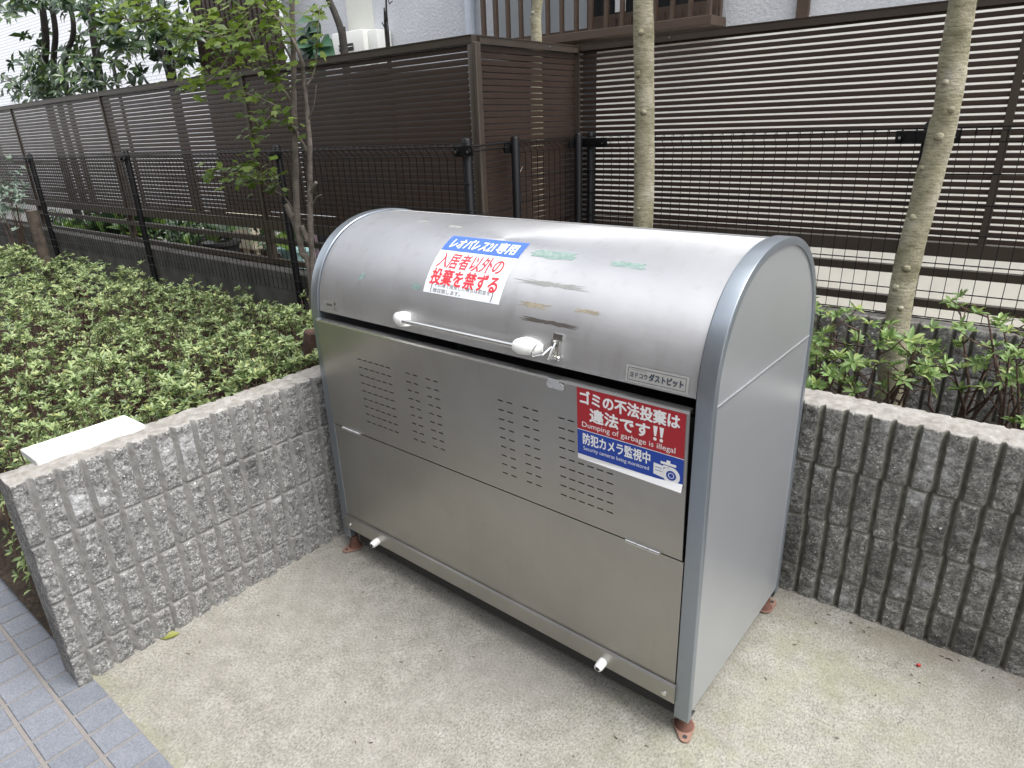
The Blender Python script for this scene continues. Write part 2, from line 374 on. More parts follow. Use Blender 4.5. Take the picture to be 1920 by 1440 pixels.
# planting soil left of the low wall and behind it
def soil(name, x0, x1, y0, y1, z, amp, nx, ny, seed):
    X = np.linspace(x0, x1, nx); Y = np.linspace(y0, y1, ny); XX, YY = np.meshgrid(X, Y, indexing='ij')
    H = z + (vnoise((nx, ny), (max(2, nx // 6), max(2, ny // 6)), seed) - .5) * amp
    idx = np.arange(nx * ny).reshape(nx, ny)
    F = np.stack([idx[:-1, :-1], idx[1:, :-1], idx[1:, 1:], idx[:-1, 1:]], -1).reshape(-1, 4)
    return tag(arrmesh(name, np.stack([XX, YY, H], -1).reshape(-1, 3), F, M['soil']), kind='structure')
soil('planting_soil', -12, -.19, -.935, 1.04, .03, .05, 120, 40, 11)
soil('planting_soil', -.24, 5.5, .86, 1.90, .36, .05, 90, 24, 12)

# ------------------------------------------------------------------ split-faced rib block walls
def vn_at(u, v, cu, cv, seed):
    """value noise sampled at arbitrary places, lattice cells cu x cv metres"""
    g = np.random.default_rng(seed).random((512, 256)); a = u / cu; b_ = v / cv
    ia = np.floor(a).astype(int); ib = np.floor(b_).astype(int); fa = a - ia; fb = b_ - ib
    fa = fa * fa * (3 - 2 * fa); fb = fb * fb * (3 - 2 * fb)
    G = lambda p, q: g[p % 512, q % 256]
    return (G(ia, ib) * (1 - fa) + G(ia + 1, ib) * fa) * (1 - fb) + (G(ia, ib + 1) * (1 - fa) + G(ia + 1, ib + 1) * fa) * fb
def rib_wall(name, org, U, N, length, height, thick, mats, label, seed, res=.0052, phase=0, jphase=0):
    PT = .06667
    uo = [-.0108, -.0095, -.0034, .0034, .0095, .0108] + list(np.arange(.0145, PT - .013, res))       # offsets from a groove's middle
    u = sorted(set([0.0, length] + [round(k * PT - phase + o, 5) for k in range(-1, int(length / PT) + 3) for o in uo if .002 < k * PT - phase + o < length - .002]))
    vo = [-.0052, -.0025, .0025, .0052] + list(np.arange(.009, .2 - .008, res * 1.1))
    v = sorted(set([0.0, height] + [round(height - k * .2 + o, 5) for k in range(0, int(height / .2) + 2) for o in vo if .002 < height - k * .2 + o < height - .003]))
    u = np.array(u); v = np.array(v); nu, nv = len(u), len(v)
    uu, vv = np.meshgrid(u, v, indexing='ij')
    course = np.floor((height - vv) / .2 + 1e-6).astype(int)
    rs_ = np.random.default_rng(seed); jig = (rs_.random(12) - .5) * .009
    du = (uu + phase) % PT; du = np.minimum(du, PT - du)
    dv = (height - vv) % .2; dv = np.where(height - vv < .1, 1, np.minimum(dv, .2 - dv))
    cell = np.floor((uu + phase) / PT).astype(int) * 7 + course * 131
    cof = rs_.random(4096)[cell % 4096]
    rough = (vn_at(uu, vv, .034, .022, seed + 1) - .5) * .0055 + (vn_at(uu, vv, .011, .0065, seed + 2) - .5) * .0062 + (cof - .5) * .0025
    gr = np.clip((du - .0035) / .0060, 0, 1); jt = np.clip((dv - .0026) / .0026, 0, 1)
    near = np.clip((du - .0102) / .006, 0, 1) * np.clip((dv - .005) / .008, 0, 1)
    h = -.022 * (1 - gr) + (rough * (.25 + .75 * near) - .0015 * (1 - near)) * gr
    h = np.where(jt < 1, np.minimum(h, -.0065) * (1 - jt) + h * jt, h)
    h -= (1 - np.clip((height - vv) / .012, 0, 1)) * .003
    ug = uu + jig[course % 12] * np.clip((uu - .03) / .05, 0, 1) * np.clip((length - uu - .03) / .05, 0, 1) + (vn_at(uu, vv, .03, .03, seed + 4) - .5) * .0028
    U = Vector(U); N = Vector(N); org = Vector(org)
    top_n = 14; prof = []
    for j in range(nv): prof.append((ug[:, j], h[:, j], np.full(nu, v[j])))
    for k in range(1, top_n + 1):
        tt = k / (top_n + 1); bk = -thick - rough[:, -3] + .010 * (1 - gr[:, -3])
        tz = (vn_at(u, np.full(nu, k * .009), .028, .02, seed + 6) - .5) * .008
        prof.append((ug[:, -1], h[:, -1] * (1 - tt) + bk * tt, np.full(nu, height) + tz + .002))
    bk = -thick + .010 * (1 - gr[:, -3]) - rough[:, -3]
    for zz in (height, height * .66, height * .33, 0): prof.append((ug[:, -1], bk, np.full(nu, zz)))
    Mn = len(prof); V = np.zeros((nu, Mn, 3))
    for j, (un, nn, zz) in enumerate(prof):
        for a in range(3): V[:, j, a] = org[a] + un * U[a] + nn * N[a]
        V[:, j, 2] += zz
    idx = np.arange(nu * Mn).reshape(nu, Mn)
    F = np.stack([idx[:-1, :-1], idx[1:, :-1], idx[1:, 1:], idx[:-1, 1:]], -1)
    mi = np.zeros((nu - 1, Mn - 1), int); mi[:, nv - 1:nv + top_n] = 1
    ing = (np.maximum(gr[:-1], gr[1:]) < 1)[:, :-1] | ((gr[:-1, :-1] + gr[1:, :-1]) < 1.2); inj = (np.maximum(jt[:, :-1], jt[:, 1:]) < 1)[:-1]
    sub = mi[:, :nv - 1]; sub[ing] = 2; sub[inj] = 2
    me_o = arrmesh(name, V.reshape(-1, 3), F.reshape(-1, 4), mats, None, mi.reshape(-1), smooth=False)
    bm = bmesh.new(); bm.from_mesh(me_o.data); bm.verts.ensure_lookup_table()
    for i in (0, nu - 1): bm.faces.new([bm.verts[k] for k in idx[i]])
    bmesh.ops.recalc_face_normals(bm, faces=bm.faces[:]); bm.to_mesh(me_o.data); bm.free()
    return tag(me_o, label, 'wall')
rib_wall('rib_block_wall', (-.088, -.96, -.02), (0, 1, 0), (1, 0, 0), 1.712, .729, .118, [M['block_light'], M['block_top'], M['groove_light']],
         'low grey ribbed block wall with a white slab behind it, beside the azalea hedge', 21, phase=.021, jphase=0)
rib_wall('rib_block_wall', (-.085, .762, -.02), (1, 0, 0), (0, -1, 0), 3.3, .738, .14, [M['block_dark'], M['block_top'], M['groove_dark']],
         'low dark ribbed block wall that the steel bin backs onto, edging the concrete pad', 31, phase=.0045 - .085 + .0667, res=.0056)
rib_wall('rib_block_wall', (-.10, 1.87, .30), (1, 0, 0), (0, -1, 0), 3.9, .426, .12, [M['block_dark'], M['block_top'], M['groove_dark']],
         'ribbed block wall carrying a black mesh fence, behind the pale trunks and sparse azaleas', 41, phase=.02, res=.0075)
b = MB(); b.box(-14, -.14, 1.035, 1.165, -.05, .757, bev=.006)
tag(b.build('concrete_base_wall', M['base_concrete']), 'long plain concrete wall under the dark louvre fence, behind the azalea hedge', 'wall')
b = MB(); b.box(-.32, -.105, 1.17, 1.98, -.05, .735, bev=.006)
tag(b.build('concrete_base_wall', M['base_concrete']), 'short concrete wall under the louvre panel that links the two long louvre fences', 'wall')

# ------------------------------------------------------------------ the steel garbage bin
TH = -.019; W = 1.487; D = .688; ZC = .97; AX, BZ, NE = D / 2, .334, 2.25
bin_ = empty('garbage_bin', (0, 0, 0), TH)
tag(bin_, 'stainless steel garbage bin with a rounded lid and warning stickers on a concrete pad', 'garbage bin')
def prof(inset=0, n=48, z0=.069, full=True):
    """outline of the bin seen from its side as (y, z), front foot -> over the top -> back foot"""
    a, b_ = AX - inset, BZ - inset; pts = []
    if full: pts += [(inset, z0), (inset, ZC - .2)]
    for i in range(n + 1):
        th = math.pi * (1 - i / n); c, s_ = math.cos(th), math.sin(th)
        pts.append((D / 2 + a * math.copysign(abs(c) ** (2 / NE), c), ZC + b_ * abs(s_) ** (2 / NE)))
    if full: pts += [(D - inset, ZC - .2), (D - inset, z0)]
    return pts
FW = .042
def side_frame(x_out, x_in, sgn):
    o_ = prof(0, 56); i_ = prof(.020, 56); d_ = prof(.014, 56)
    b = MB(); n = len(o_); e = .003
    # rings: inner edge depth, inner top edge, outer rounded edge, lip
    rings = [[(x_in, y, z) for y, z in prof(.022, 56)], [(x_in, y, z) for y, z in prof(.0015, 56)], [(x_in - sgn * -.0015, y, z) for y, z in o_],
             [(x_out - sgn * e, y, z) for y, z in o_], [(x_out - sgn * e * .3, y, z) for y, z in prof(e * .3, 56)], [(x_out, y, z) for y, z in prof(e, 56)],
             [(x_out, y, z) for y, z in i_], [(x_out - sgn * .006, y, z) for y, z in prof(.0205, 56)]]
    for k, r in enumerate(rings): b.v.extend(r)
    for k in range(len(rings) - 1):
        for i in range(n - 1): b.f.append((k * n + i, k * n + i + 1, (k + 1) * n + i + 1, (k + 1) * n + i)); b.m.append(0)
    o = b.build('side_frame', M['frame_paint'], bin_, .6)
    return o
side_frame(W, W - FW, 1); side_frame(0, FW, -1)
def side_panel(x, sgn):
    b = MB(); pl = prof(.0205, 56)
    lo = [(y, z) for y, z in pl if z < .976]; hi = [(y, z) for y, z in pl if z >= .976]
    y0 = .0205; y1 = D - .0205
    up = [(y0, .981)] + hi + [(y1, .981)]; dn = [(y0, .084), (y0, .973)] + [(y1, .973), (y1, .084)]
    xp = x - sgn * .0045
    for poly in (up, dn):
        P3 = [Vector((xp, y, z)) for y, z in poly]
        b.prism(P3, (-sgn * .004, 0, 0))
    # folded seam flange between the two sheets
    b.box(min(xp, xp - sgn * .006), max(xp, xp - sgn * .006), y0, y1, .974, .9805)
    b.box(*sorted((xp + sgn * .0022, xp - sgn * .001)), y0 + .001, y1 - .001, .9775, .9815)
    b.build('side_panel', M['side_sheet'], bin_)
side_panel(W, 1); side_panel(0, -1)
# lid: curved sheet, param s along its outline
INS = .006
NL = 400
LP = []
for i in range(NL + 1):
    th = math.pi * (1 - i / NL); c, s_ = math.cos(th), math.sin(th)
    LP.append((D / 2 + (AX - INS) * math.copysign(abs(c) ** (2 / NE), c), ZC + (BZ - INS) * abs(s_) ** (2 / NE)))
LS = [0]
for p, q in zip(LP[:-1], LP[1:]): LS.append(LS[-1] + math.hypot(q[0] - p[0], q[1] - p[1]))
LPn = np.array(LP); LSn = np.array(LS)
def lid_at(x, s, off=0):
    y = np.interp(s, LSn, LPn[:, 0]); z = np.interp(s, LSn, LPn[:, 1]); e = .004
    ty = np.interp(s + e, LSn, LPn[:, 0]) - np.interp(s - e, LSn, LPn[:, 0]); tz = np.interp(s + e, LSn, LPn[:, 1]) - np.interp(s - e, LSn, LPn[:, 1])
    l = math.hypot(ty, tz); return Vector((x, y - tz / l * off, z + ty / l * off))
SL0, SL1 = .028, .566
def curved(s0, s1, x0, x1, n, off, thick, name, m, parent, nxs=1, fold=True):
    b = MB(); S = np.linspace(s0, s1, n + 1); xs = np.linspace(x0, x1, nxs + 1)
    for s in S:
        for x in xs: b.v.append(tuple(lid_at(x, s, off)))
    k = nxs + 1
    for i in range(n):
        for j in range(nxs): b.f.append((i * k + j, i * k + j + 1, (i + 1) * k + j + 1, (i + 1) * k + j)); b.m.append(0)
    nv = len(b.v)
    for s in S:
        for x in xs: b.v.append(tuple(lid_at(x, s, off - thick)))
    for i in range(n):
        for j in range(nxs): b.f.append((nv + i * k + j, nv + (i + 1) * k + j, nv + (i + 1) * k + j + 1, nv + i * k + j + 1)); b.m.append(0)
    for i in range(n):
        for j in (0, nxs): b.f.append((i * k + j, (i + 1) * k + j, nv + (i + 1) * k + j, nv + i * k + j)); b.m.append(0)
    for i in (0, n):
        for j in range(nxs): b.f.append((i * k + j, i * k + j + 1, nv + i * k + j + 1, nv + i * k + j)); b.m.append(0)
    return b.build(name, m, parent, .7)
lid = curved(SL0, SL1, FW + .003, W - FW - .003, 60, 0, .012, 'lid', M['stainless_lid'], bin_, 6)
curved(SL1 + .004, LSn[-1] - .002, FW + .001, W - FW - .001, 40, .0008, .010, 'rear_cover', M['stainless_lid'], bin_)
# back sheet; floor pan and inner sheet darkened to paint the shade inside
b = MB(); b.box(FW + .002, W - FW - .002, D - .012, D - .006, .10, ZC); b.build('back_panel', M['side_sheet'], bin_)
b = MB(); b.box(.03, W - .03, .02, D - .02, .083, .092); b.build('floor_pan', M['shade_black'], bin_)
b = MB(); b.box(.045, W - .045, .05, .056, .13, .93); b.build('inner_shade_sheet', M['shade_black'], bin_)
# upper drop-front with real ventilation slots; leans out a little at the top
FP0, FP1 = .572, .974
def panel_y(z): return -.003 - .013 * (z - FP0) / (FP1 - FP0)
xc = [FW + .004, W - FW - .005]; slots_x = []
for x0, k in ((.2505, 6), (.4895, 2), (.580, 2), (.8705, 2), (.960, 2), (1.079, 6)):
    for i in range(k): slots_x.append((x0 + i * .0292 + (.004 if k == 2 else 0) * i, x0 + i * .0292 + (.004 if k == 2 else 0) * i + .0195))
slots_z = [(.6325 + i * .029, .6325 + i * .029 + .0036) for i in range(9)]
gx = sorted(set([xc[0], xc[1]] + [v for s in slots_x for v in s])); gz = sorted(set([FP0, FP1] + [v for s in slots_z for v in s]))
b = MB(); k = len(gx)
hole = set()
for i, x in enumerate(gx[:-1]):
    for j, z in enumerate(gz[:-1]):
        if any(abs(s[0] - x) < 1e-6 for s in slots_x) and any(abs(s[0] - z) < 1e-6 for s in slots_z): hole.add((i, j))
for dy in (0, .004):
    for z in gz:
        for x in gx: b.v.append((x, panel_y(z) + dy, z))
nv = len(gx) * len(gz)
def vi(i, j, l): return l * nv + j * k + i
for i in range(len(gx) - 1):
    for j in range(len(gz) - 1):
        q = [(i, j), (i + 1, j), (i + 1, j + 1), (i, j + 1)]
        if (i, j) in hole:
            for a, c in zip(q, q[1:] + q[:1]): b.f.append((vi(*a, 0), vi(*c, 0), vi(*c, 1), vi(*a, 1))); b.m.append(0)
        else:
            b.f.append(tuple(vi(*a, 0) for a in q)); b.m.append(0); b.f.append(tuple(vi(*a, 1) for a in reversed(q))); b.m.append(0)
for i in (0, len(gx) - 1):
    for j in range(len(gz) - 1): b.f.append((vi(i, j, 0), vi(i, j + 1, 0), vi(i, j + 1, 1), vi(i, j, 1))); b.m.append(0)
for i in range(len(gx) - 1): b.f.append((vi(i, 0, 0), vi(i + 1, 0, 0), vi(i + 1, 0, 1), vi(i, 0, 1))); b.m.append(0)
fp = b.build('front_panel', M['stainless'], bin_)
# folded top edge of the drop-front (its lit brightness put into a brighter metal)
b = MB(); yt = panel_y(FP1)
b.add([(xc[0], yt - .0015, FP1 - .006), (xc[1], yt - .0015, FP1 - .006), (xc[1], yt - .0012, FP1 + .0005), (xc[0], yt - .0012, FP1 + .0005), (xc[0], yt + .018, FP1 + .0035), (xc[1], yt + .018, FP1 + .0035), (xc[0], yt + .018, FP1 - .012), (xc[1], yt + .018, FP1 - .012)],
      [(0, 1, 2, 3), (3, 2, 5, 4), (4, 5, 7, 6)])
b.build('top_fold', M['bright_metal'], fp)
# lower fixed panel and bottom rail
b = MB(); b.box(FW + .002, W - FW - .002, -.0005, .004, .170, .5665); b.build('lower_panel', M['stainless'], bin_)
b = MB()
ry = -.010
b.add([(FW - .006, .004, .1775), (W - FW + .003, .004, .1775), (W - FW + .003, ry, .175), (FW - .006, ry, .175), (FW - .006, ry, .1215), (W - FW + .003, ry, .1215), (FW - .006, .01, .120), (W - FW + .003, .01, .120)],
      [(0, 1, 2, 3), (3, 2, 5, 4), (4, 5, 7, 6), (0, 3, 4, 6), (1, 7, 5, 2)])
rail = b.build('bottom_rail', M['stainless'], bin_)
for x in (.0645, 1.418):
    b = MB(); b.tube([(x, ry + .001, .141), (x, ry - .003, .141), (x, ry - .0045, .141)], [.0075, .0072, .004], 14); b.build('screw', M['bright_metal'], rail, .5)
for x, z in ((.231, .135), (1.226, .136)):
    b = MB(); b.tube([(x, ry + .001, z), (x, ry - .010, z - .001), (x, ry - .024, z - .003), (x, ry - .030, z - .004)], [.0135, .0135, .0125, .0105], 18)
    b.tube([(x, ry - .0295, z - .004), (x, ry - .0312, z - .0042)], [.0062, .0062], 14, 1)
    b.build('rubber_stop', [M['white_plastic'], M['black_rubber']], rail, .6)
# hinges between the two front panels
for x0, x1 in ((.10, .202), (1.284, 1.383)):
    b = MB(); n = 3; L = (x1 - x0) / n
    for i in range(n): b.tube([(x0 + L * i + .0006, -.006, .5695), (x0 + L * (i + 1) - .0006, -.006, .5695)], .0052, 10)
    b.box(x0, x1, -.0035, -.0008, .566, .572)
    b.build('hinge', M['bright_metal'], bin_, .7)
# adjustable feet: threaded stem, round cone, rusty plate with a bolt hole
def foot(x, y, ang):
    b = MB()
    b.tube([(x, y, .095), (x, y, .03)], [.008, .008], 10)
    b.tube([(x, y, .052), (x, y, .034)], [.016, .016], 6)
    b.tube([(x, y, .06), (x, y, .022), (x, y, .0085)], [.015, .019, .027], 16)
    L = .040; pts = []
    R_ = Matrix.Rotation(ang, 3, 'Z')
    for i in range(13): t_ = math.pi / 2 + math.pi * i / 12; pts.append(Vector((.030 * math.cos(t_), .030 * math.sin(t_), 0)))
    for i in range(13): t_ = -math.pi / 2 + math.pi * i / 12; pts.append(Vector((L + .016 * math.cos(t_), .016 * math.sin(t_), 0)))
    P3 = [R_ @ p + Vector((x, y, .004)) for p in pts]; b.prism(P3, (0, 0, .005), 1)
    hc = R_ @ Vector((L, 0, 0)) + Vector((x, y, 0)); b.tube([hc + Vector((0, 0, .0085)), hc + Vector((0, 0, .0097))], .0065, 14, 2)
    b.build('levelling_foot', [M['rust'], M['rust_plate'], M['shade_black']], bin_, .6)
foot(W - .027, .042, math.radians(-62)); foot(W - .030, D - .035, math.radians(70)); foot(.027, .026, math.radians(-100)); foot(.03, D - .035, math.radians(100))
# bottom caps of the posts
for x0, x1 in ((W - FW, W), (0, FW)):
    for y0, y1 in ((.002, .05), (D - .05, D - .002)):
        b = MB(); b.box(x0 + .001, x1 - .001, y0, y1, .0665, .070); b.build('post_cap', M['bright_metal'], bin_)
b = MB(); b.box(.045, W - .045, .042, .046, .030, .119); b.build('under_bin_shade', M['shade_black'], bin_)  # dark strip added below the rail to deepen the shade under the bin
# handle: bar between two white plastic ends
hz = .066; hs_ = lambda x, off: lid_at(x, hz, off)
b = MB(); b.tube([hs_(.497, .034), hs_(.962, .034)], .0068, 12); hd = b.build('handle', M['bright_metal'], lid, .8)
def end_cap(x0, x1, sgn):
    b = MB(); rings = []
    secs = [(x0, .006, .010), (x0 + .18 * (x1 - x0), .027, .017), (x0 + .5 * (x1 - x0), .040, .0215), (x0 + .8 * (x1 - x0), .047, .0225), (x1, .044, .018)]
    n = 14
    for x, hgt, hw in secs:
        ring = []
        for i in range(n + 1):
            a_ = math.pi * i / n; ca, sa = math.cos(a_), math.sin(a_)
            ring.append(lid_at(x, hz + hw * ca * abs(ca) ** -.15 if abs(ca) > 1e-6 else hz, -.002 + hgt * sa ** .7 if sa > 1e-9 else -.002))
        rings.append(ring)
    for r in rings: b.v.extend([tuple(v) for v in r])
    k_ = n + 1
    for i in range(len(rings) - 1):
        for j in range(n): b.f.append((i * k_ + j, i * k_ + j + 1, (i + 1) * k_ + j + 1, (i + 1) * k_ + j)); b.m.append(0)
    for i in (0, len(rings) - 1): b.f.append(tuple(i * k_ + j for j in range(k_))); b.m.append(0)
    b.build('end_cap', M['white_plastic'], hd, .9)
end_cap(.447, .512, 1); end_cap(1.016, .945, -1)
# latch on the lid and its keeper on the drop-front
b = MB(); lx = 1.062
def lb(x0, x1, s0, s1, o0, o1, mi=0):
    vs = [lid_at(x, s, o) for o in (o0, o1) for s in (s0, s1) for x in (x0, x1)]
    b.add(vs, [(0, 2, 3, 1), (4, 5, 7, 6), (0, 1, 5, 4), (2, 6, 7, 3), (0, 4, 6, 2), (1, 3, 7, 5)], mi)
lb(lx - .014, lx + .014, .098, .112, 0, .006); lb(lx - .012, lx + .012, .052, .098, 0, .003)
lb(lx - .012, lx - .008, .045, .095, .003, .016); lb(lx + .008, lx + .012, .045, .095, .003, .016); lb(lx - .008, lx + .008, .062, .080, .012, .017)
b.tube([lid_at(lx - .016, .052, .010), lid_at(lx + .016, .052, .010)], .0055, 10)
b.tube([lid_at(lx, .090, .012), lid_at(lx - .002, .068, .024), lid_at(lx - .004, .050, .032)], .0035, 8)
b.tube([lid_at(lx - .010, .078, .018), lid_at(lx - .020, .060, .036), lid_at(lx - .045, .052, .042), lid_at(lx - .052, .060, .042), lid_at(lx - .046, .078, .034), lid_at(lx - .043, .084, .030)], .0030, 8)
b.build('latch', M['bright_metal'], lid, .6)
b = MB(); kx = 1.075; ky = panel_y(.965)
pts = [Vector((kx + .018 * sx_ + .010 * math.cos(t_), ky - .001, .957 + .010 * math.sin(t_))) for sx_, t0 in ((1, -math.pi / 2), (-1, math.pi / 2)) for t_ in [t0 + math.pi * i / 8 for i in range(9)]]
b.prism(pts, (0, -.0025, 0)); b.box(kx - .020, kx + .014, ky - .008, ky - .001, .964, .976)
b.tube([(kx - .017, ky - .003, .957), (kx - .017, ky - .006, .957)], .0045, 10); b.tube([(kx + .017, ky - .003, .957), (kx + .017, ky - .006, .957)], .0045, 10)
b.build('latch_keeper', M['bright_metal'], fp, .6)

# --- lettering
def text_mesh(body, bold=0.0, shear=0.0):
    cu = bpy.data.curves.new('lettering', 'FONT'); cu.body = body; cu.size = 1; cu.offset = bold; cu.shear = shear; cu.resolution_u = 3
    o = bpy.data.objects.new('lettering', cu); C.objects.link(o)
    bpy.context.view_layer.update(); dg = bpy.context.evaluated_depsgraph_get()
    me = bpy.data.meshes.new_from_object(o.evaluated_get(dg)); C.objects.unlink(o); bpy.data.objects.remove(o); bpy.data.curves.remove(cu)
    V = np.array([v.co[:2] for v in me.vertices]); Fs = [tuple(p.vertices) for p in me.polygons]; bpy.data.meshes.remove(me); return V, Fs
class Flat:
    """flat artwork in metres (u, v), later laid on a surface"""
    def __init__(s): s.items = []
    def rect(s, u0, u1, v0, v1, lay, mi): s.items.append((np.array([(u0, v0), (u1, v0), (u1, v1), (u0, v1)]), [(0, 1, 2, 3)], lay, mi))
    def poly(s, pts, lay, mi): s.items.append((np.array(pts), [tuple(range(len(pts)))], lay, mi))
    def ring(s, cx, cy, r0, r1, lay, mi, n=28):
        a = np.linspace(0, 2 * np.pi, n, endpoint=False); P = np.concatenate([np.stack([cx + r * np.cos(a), cy + r * np.sin(a)], 1) for r in (r0, r1)])
        s.items.append((P, [(i, (i + 1) % n, n + (i + 1) % n, n + i) for i in range(n)], lay, mi))
    def disc(s, cx, cy, r, lay, mi, n=24):
        s.poly([(cx + r * math.cos(2 * math.pi * i / n), cy + r * math.sin(2 * math.pi * i / n)) for i in range(n)], lay, mi)
    def text(s, body, u0, u1, v0, v1, lay, mi, bold=.02, shear=0):
        V, Fs = text_mesh(body, 0, shear); n = len(body) if len(body) < 25 else len(body) * .5
        lo, hi = V.min(0), V.max(0); b_ = bold * (v1 - v0) * 1.15
        V = (V - lo) / (hi - lo) * np.array([u1 - u0 - 2 * b_, v1 - v0 - 2 * b_]) + np.array([u0 + b_, v0 + b_])
        k = 8 if b_ > .0002 else 0                     # heavier strokes: copies shifted round a small circle
        s.items.append((V, Fs, lay, mi))
        for q in range(k): s.items.append((V + b_ * np.array([math.cos(q * 6.283 / k), math.sin(q * 6.283 / k)]), Fs, lay + .04 * (q + 1), mi))
    def build(s, name, mats, parent, fn, cut=None, ucut=None):
        """fn(u, v, layer height) -> point; cut = spacing at which the art is cut so that it follows a curve"""
        bm = bmesh.new(); ml = {}
        for V, Fs, lay, mi in s.items:
            vs = [bm.verts.new((p[0], p[1], lay * 10.0)) for p in V]
            for f in Fs:
                try: bm.faces.new([vs[i] for i in f]).material_index = mi
                except ValueError: pass
        if cut:
            v0 = min(v.co.y for v in bm.verts); v1 = max(v.co.y for v in bm.verts); y = v0 + cut
            while y < v1: bmesh.ops.bisect_plane(bm, geom=bm.verts[:] + bm.edges[:] + bm.faces[:], plane_co=(0, y, 0), plane_no=(0, 1, 0)); y += cut
        for v in bm.verts: v.co = Vector(fn(v.co.x, v.co.y, .0004 + .00025 * v.co.z / 10))
        me = bpy.data.meshes.new(name); bm.to_mesh(me); bm.free()
        return link(name, me, mats, parent)
# curved sticker on the lid
A = Flat(); LX0, LX1 = .5505, .849; SB, ST, SP = .1575, .3655, .300
A.rect(LX0, LX1, SB, ST, 0, 0); A.rect(LX0, LX1, SP, ST, 1, 1)
A.text('レオパレス21', LX0 + .022, LX0 + .195, SP + .012, ST - .012, 2, 2, .022, .12); A.text('専用', LX0 + .203, LX1 - .022, SP + .010, ST - .011, 2, 2, .018)
A.text('入居者以外の', LX0 + .016, LX1 - .030, SP - .062, SP - .007, 1, 3, .018, .04); A.text('投棄を禁ずる', LX0 + .014, LX1 - .022, SP - .116, SP - .063, 1, 3, .026)
A.text('その場で発見した場合は罰金を', LX0 + .040, LX1 - .040, SB + .020, SB + .0335, 1, 4, .004); A.text('徴収致します。', LX0 + .038, LX0 + .150, SB + .0035, SB + .0165, 1, 4, .004)
A.text('(', LX0 + .028, LX0 + .033, SB - .0 + .003, SB + .036, 1, 4); A.text(')', LX1 - .034, LX1 - .029, SB + .003, SB + .036, 1, 4)
A.build('notice_sticker', [M['sticker_white'], M['sticker_lightblue'], M['sticker_paper'], M['print_red'], M['print_black']], lid, lambda u, v, h: lid_at(u, v, h + .0003), .008)
# maker's plate at the lid's lower right
A = Flat(); u0, u1, v0, v1 = 1.263, 1.423, .0335, .0745
A.rect(u0, u1, v0, v1, 0, 0)
bw = .0011
for q in ((u0 + .006, u1 - .006, v1 - .005 - bw, v1 - .005), (u0 + .006, u1 - .006, v0 + .005, v0 + .005 + bw), (u0 + .006, u0 + .006 + bw, v0 + .005, v1 - .005), (u1 - .006 - bw, u1 - .006, v0 + .005, v1 - .005)): A.rect(*q, 1, 1)
A.text('ヨドコウ', u0 + .012, u0 + .058, v0 + .013, v0 + .026, 1, 1, .02); A.text('ダストピット', u0 + .061, u1 - .012, v0 + .0115, v0 + .0305, 1, 1, .035)
A.rect(u0 + .013, u0 + .055, v0 + .0302, v0 + .0316, 1, 2)
A.build('maker_plate', [M['plate_silver'], M['print_navy'], M['faint_glue']], lid, lambda u, v, h: lid_at(u, v, h * 2 + .0012), .01)
A = Flat(); A.rect(.066, .150, .038, .0715, 0, 0); A.rect(.085, .118, .053, .060, 1, 1); A.disc(.132, .063, .006, 1, 1); A.rect(.129, .135, .044, .052, 1, 1)
A.build('small_sticker', [M['faint_glue'], M['dark_smear']], lid, lambda u, v, h: lid_at(u, v, h), .01)
# what is left of old tape and glue
def blot(cx, cs, hx, hs, n, seed, name, m, sk=0.0, jag=.25):
    r = random.Random(seed); pts = []
    for i in range(n):
        a_ = 2 * math.pi * i / n; sq = max(abs(math.cos(a_)), abs(math.sin(a_))); k_ = (1 / sq) ** .8 * (1 - jag * r.random())
        pts.append((cx + hx * k_ * math.cos(a_) + sk * hs * math.sin(a_), cs + hs * k_ * math.sin(a_)))
    A = Flat(); A.poly(pts, 0, 0)
    A.build(name, m, lid, lambda u, v, h: lid_at(u, v, .0003), .006)
blot(.953, .329, .080, .017, 26, 1, 'tape_scrap', M['green_tape'], .2); blot(1.183, .323, .053, .0115, 22, 2, 'tape_scrap', M['green_tape'], -.2)
blot(.518, .168, .023, .011, 18, 3, 'tape_scrap', M['green_tape']); blot(.257, .170, .014, .013, 18, 4, 'tape_scrap', M['green_tape'], .3)
blot(.508, .421, .035, .011, 18, 5, 'tape_scrap', M['faint_glue']); blot(.345, .44, .028, .009, 18, 8, 'tape_scrap', M['faint_glue'])
blot(.965, .173, .062, .010, 40, 6, 'glue_stain', M['tape_glue'], 0, .65); blot(1.130, .179, .045, .006, 40, 7, 'glue_stain', M['tape_glue'], 0, .7)
blot(1.02, .1355, .105, .0065, 46, 9, 'glue_stain', M['dark_smear'], 0, .5); blot(1.00, .235, .13, .010, 60, 10, 'glue_stain', M['faint_glue'], 0, .7)
# red and blue warning sticker on the drop-front
A = Flat(); u0, u1 = 1.139, 1.4325; zt, zs, zb, zl = .972, .852, .781, .767
def py(z): return panel_y(z)
A.rect(u0, u1, zl, zt, 0, 0); A.rect(u0, u1, zs + .001, zt, 1, 1); A.rect(u0, u1, zb, zs - .001, 1, 2)
wd = u1 - u0; fu = lambda k_: u0 + wd * k_
A.text('ゴミの不法投棄は', fu(.03), fu(.955), .924, .962, 2, 3, .030); A.text('違法です', fu(.125), fu(.70), .880, .919, 2, 3, .030)
for k_ in (.745, .80):
    c_ = fu(k_); A.poly([(c_ - .0052, .918), (c_ + .0062, .918), (c_ + .0030, .892), (c_ - .0022, .892)], 2, 3); A.disc(c_ + .0002, .8845, .0045, 2, 3)
A.text('Dumping of garbage is illegal', fu(.05), fu(.925), .857, .876, 2, 3, .006); A.text('防犯カメラ監視中', fu(.055), fu(.71), .812, .845, 2, 3, .020)
A.text('Security cameras being monitored', fu(.06), fu(.70), .7925, .8065, 2, 3, .003)
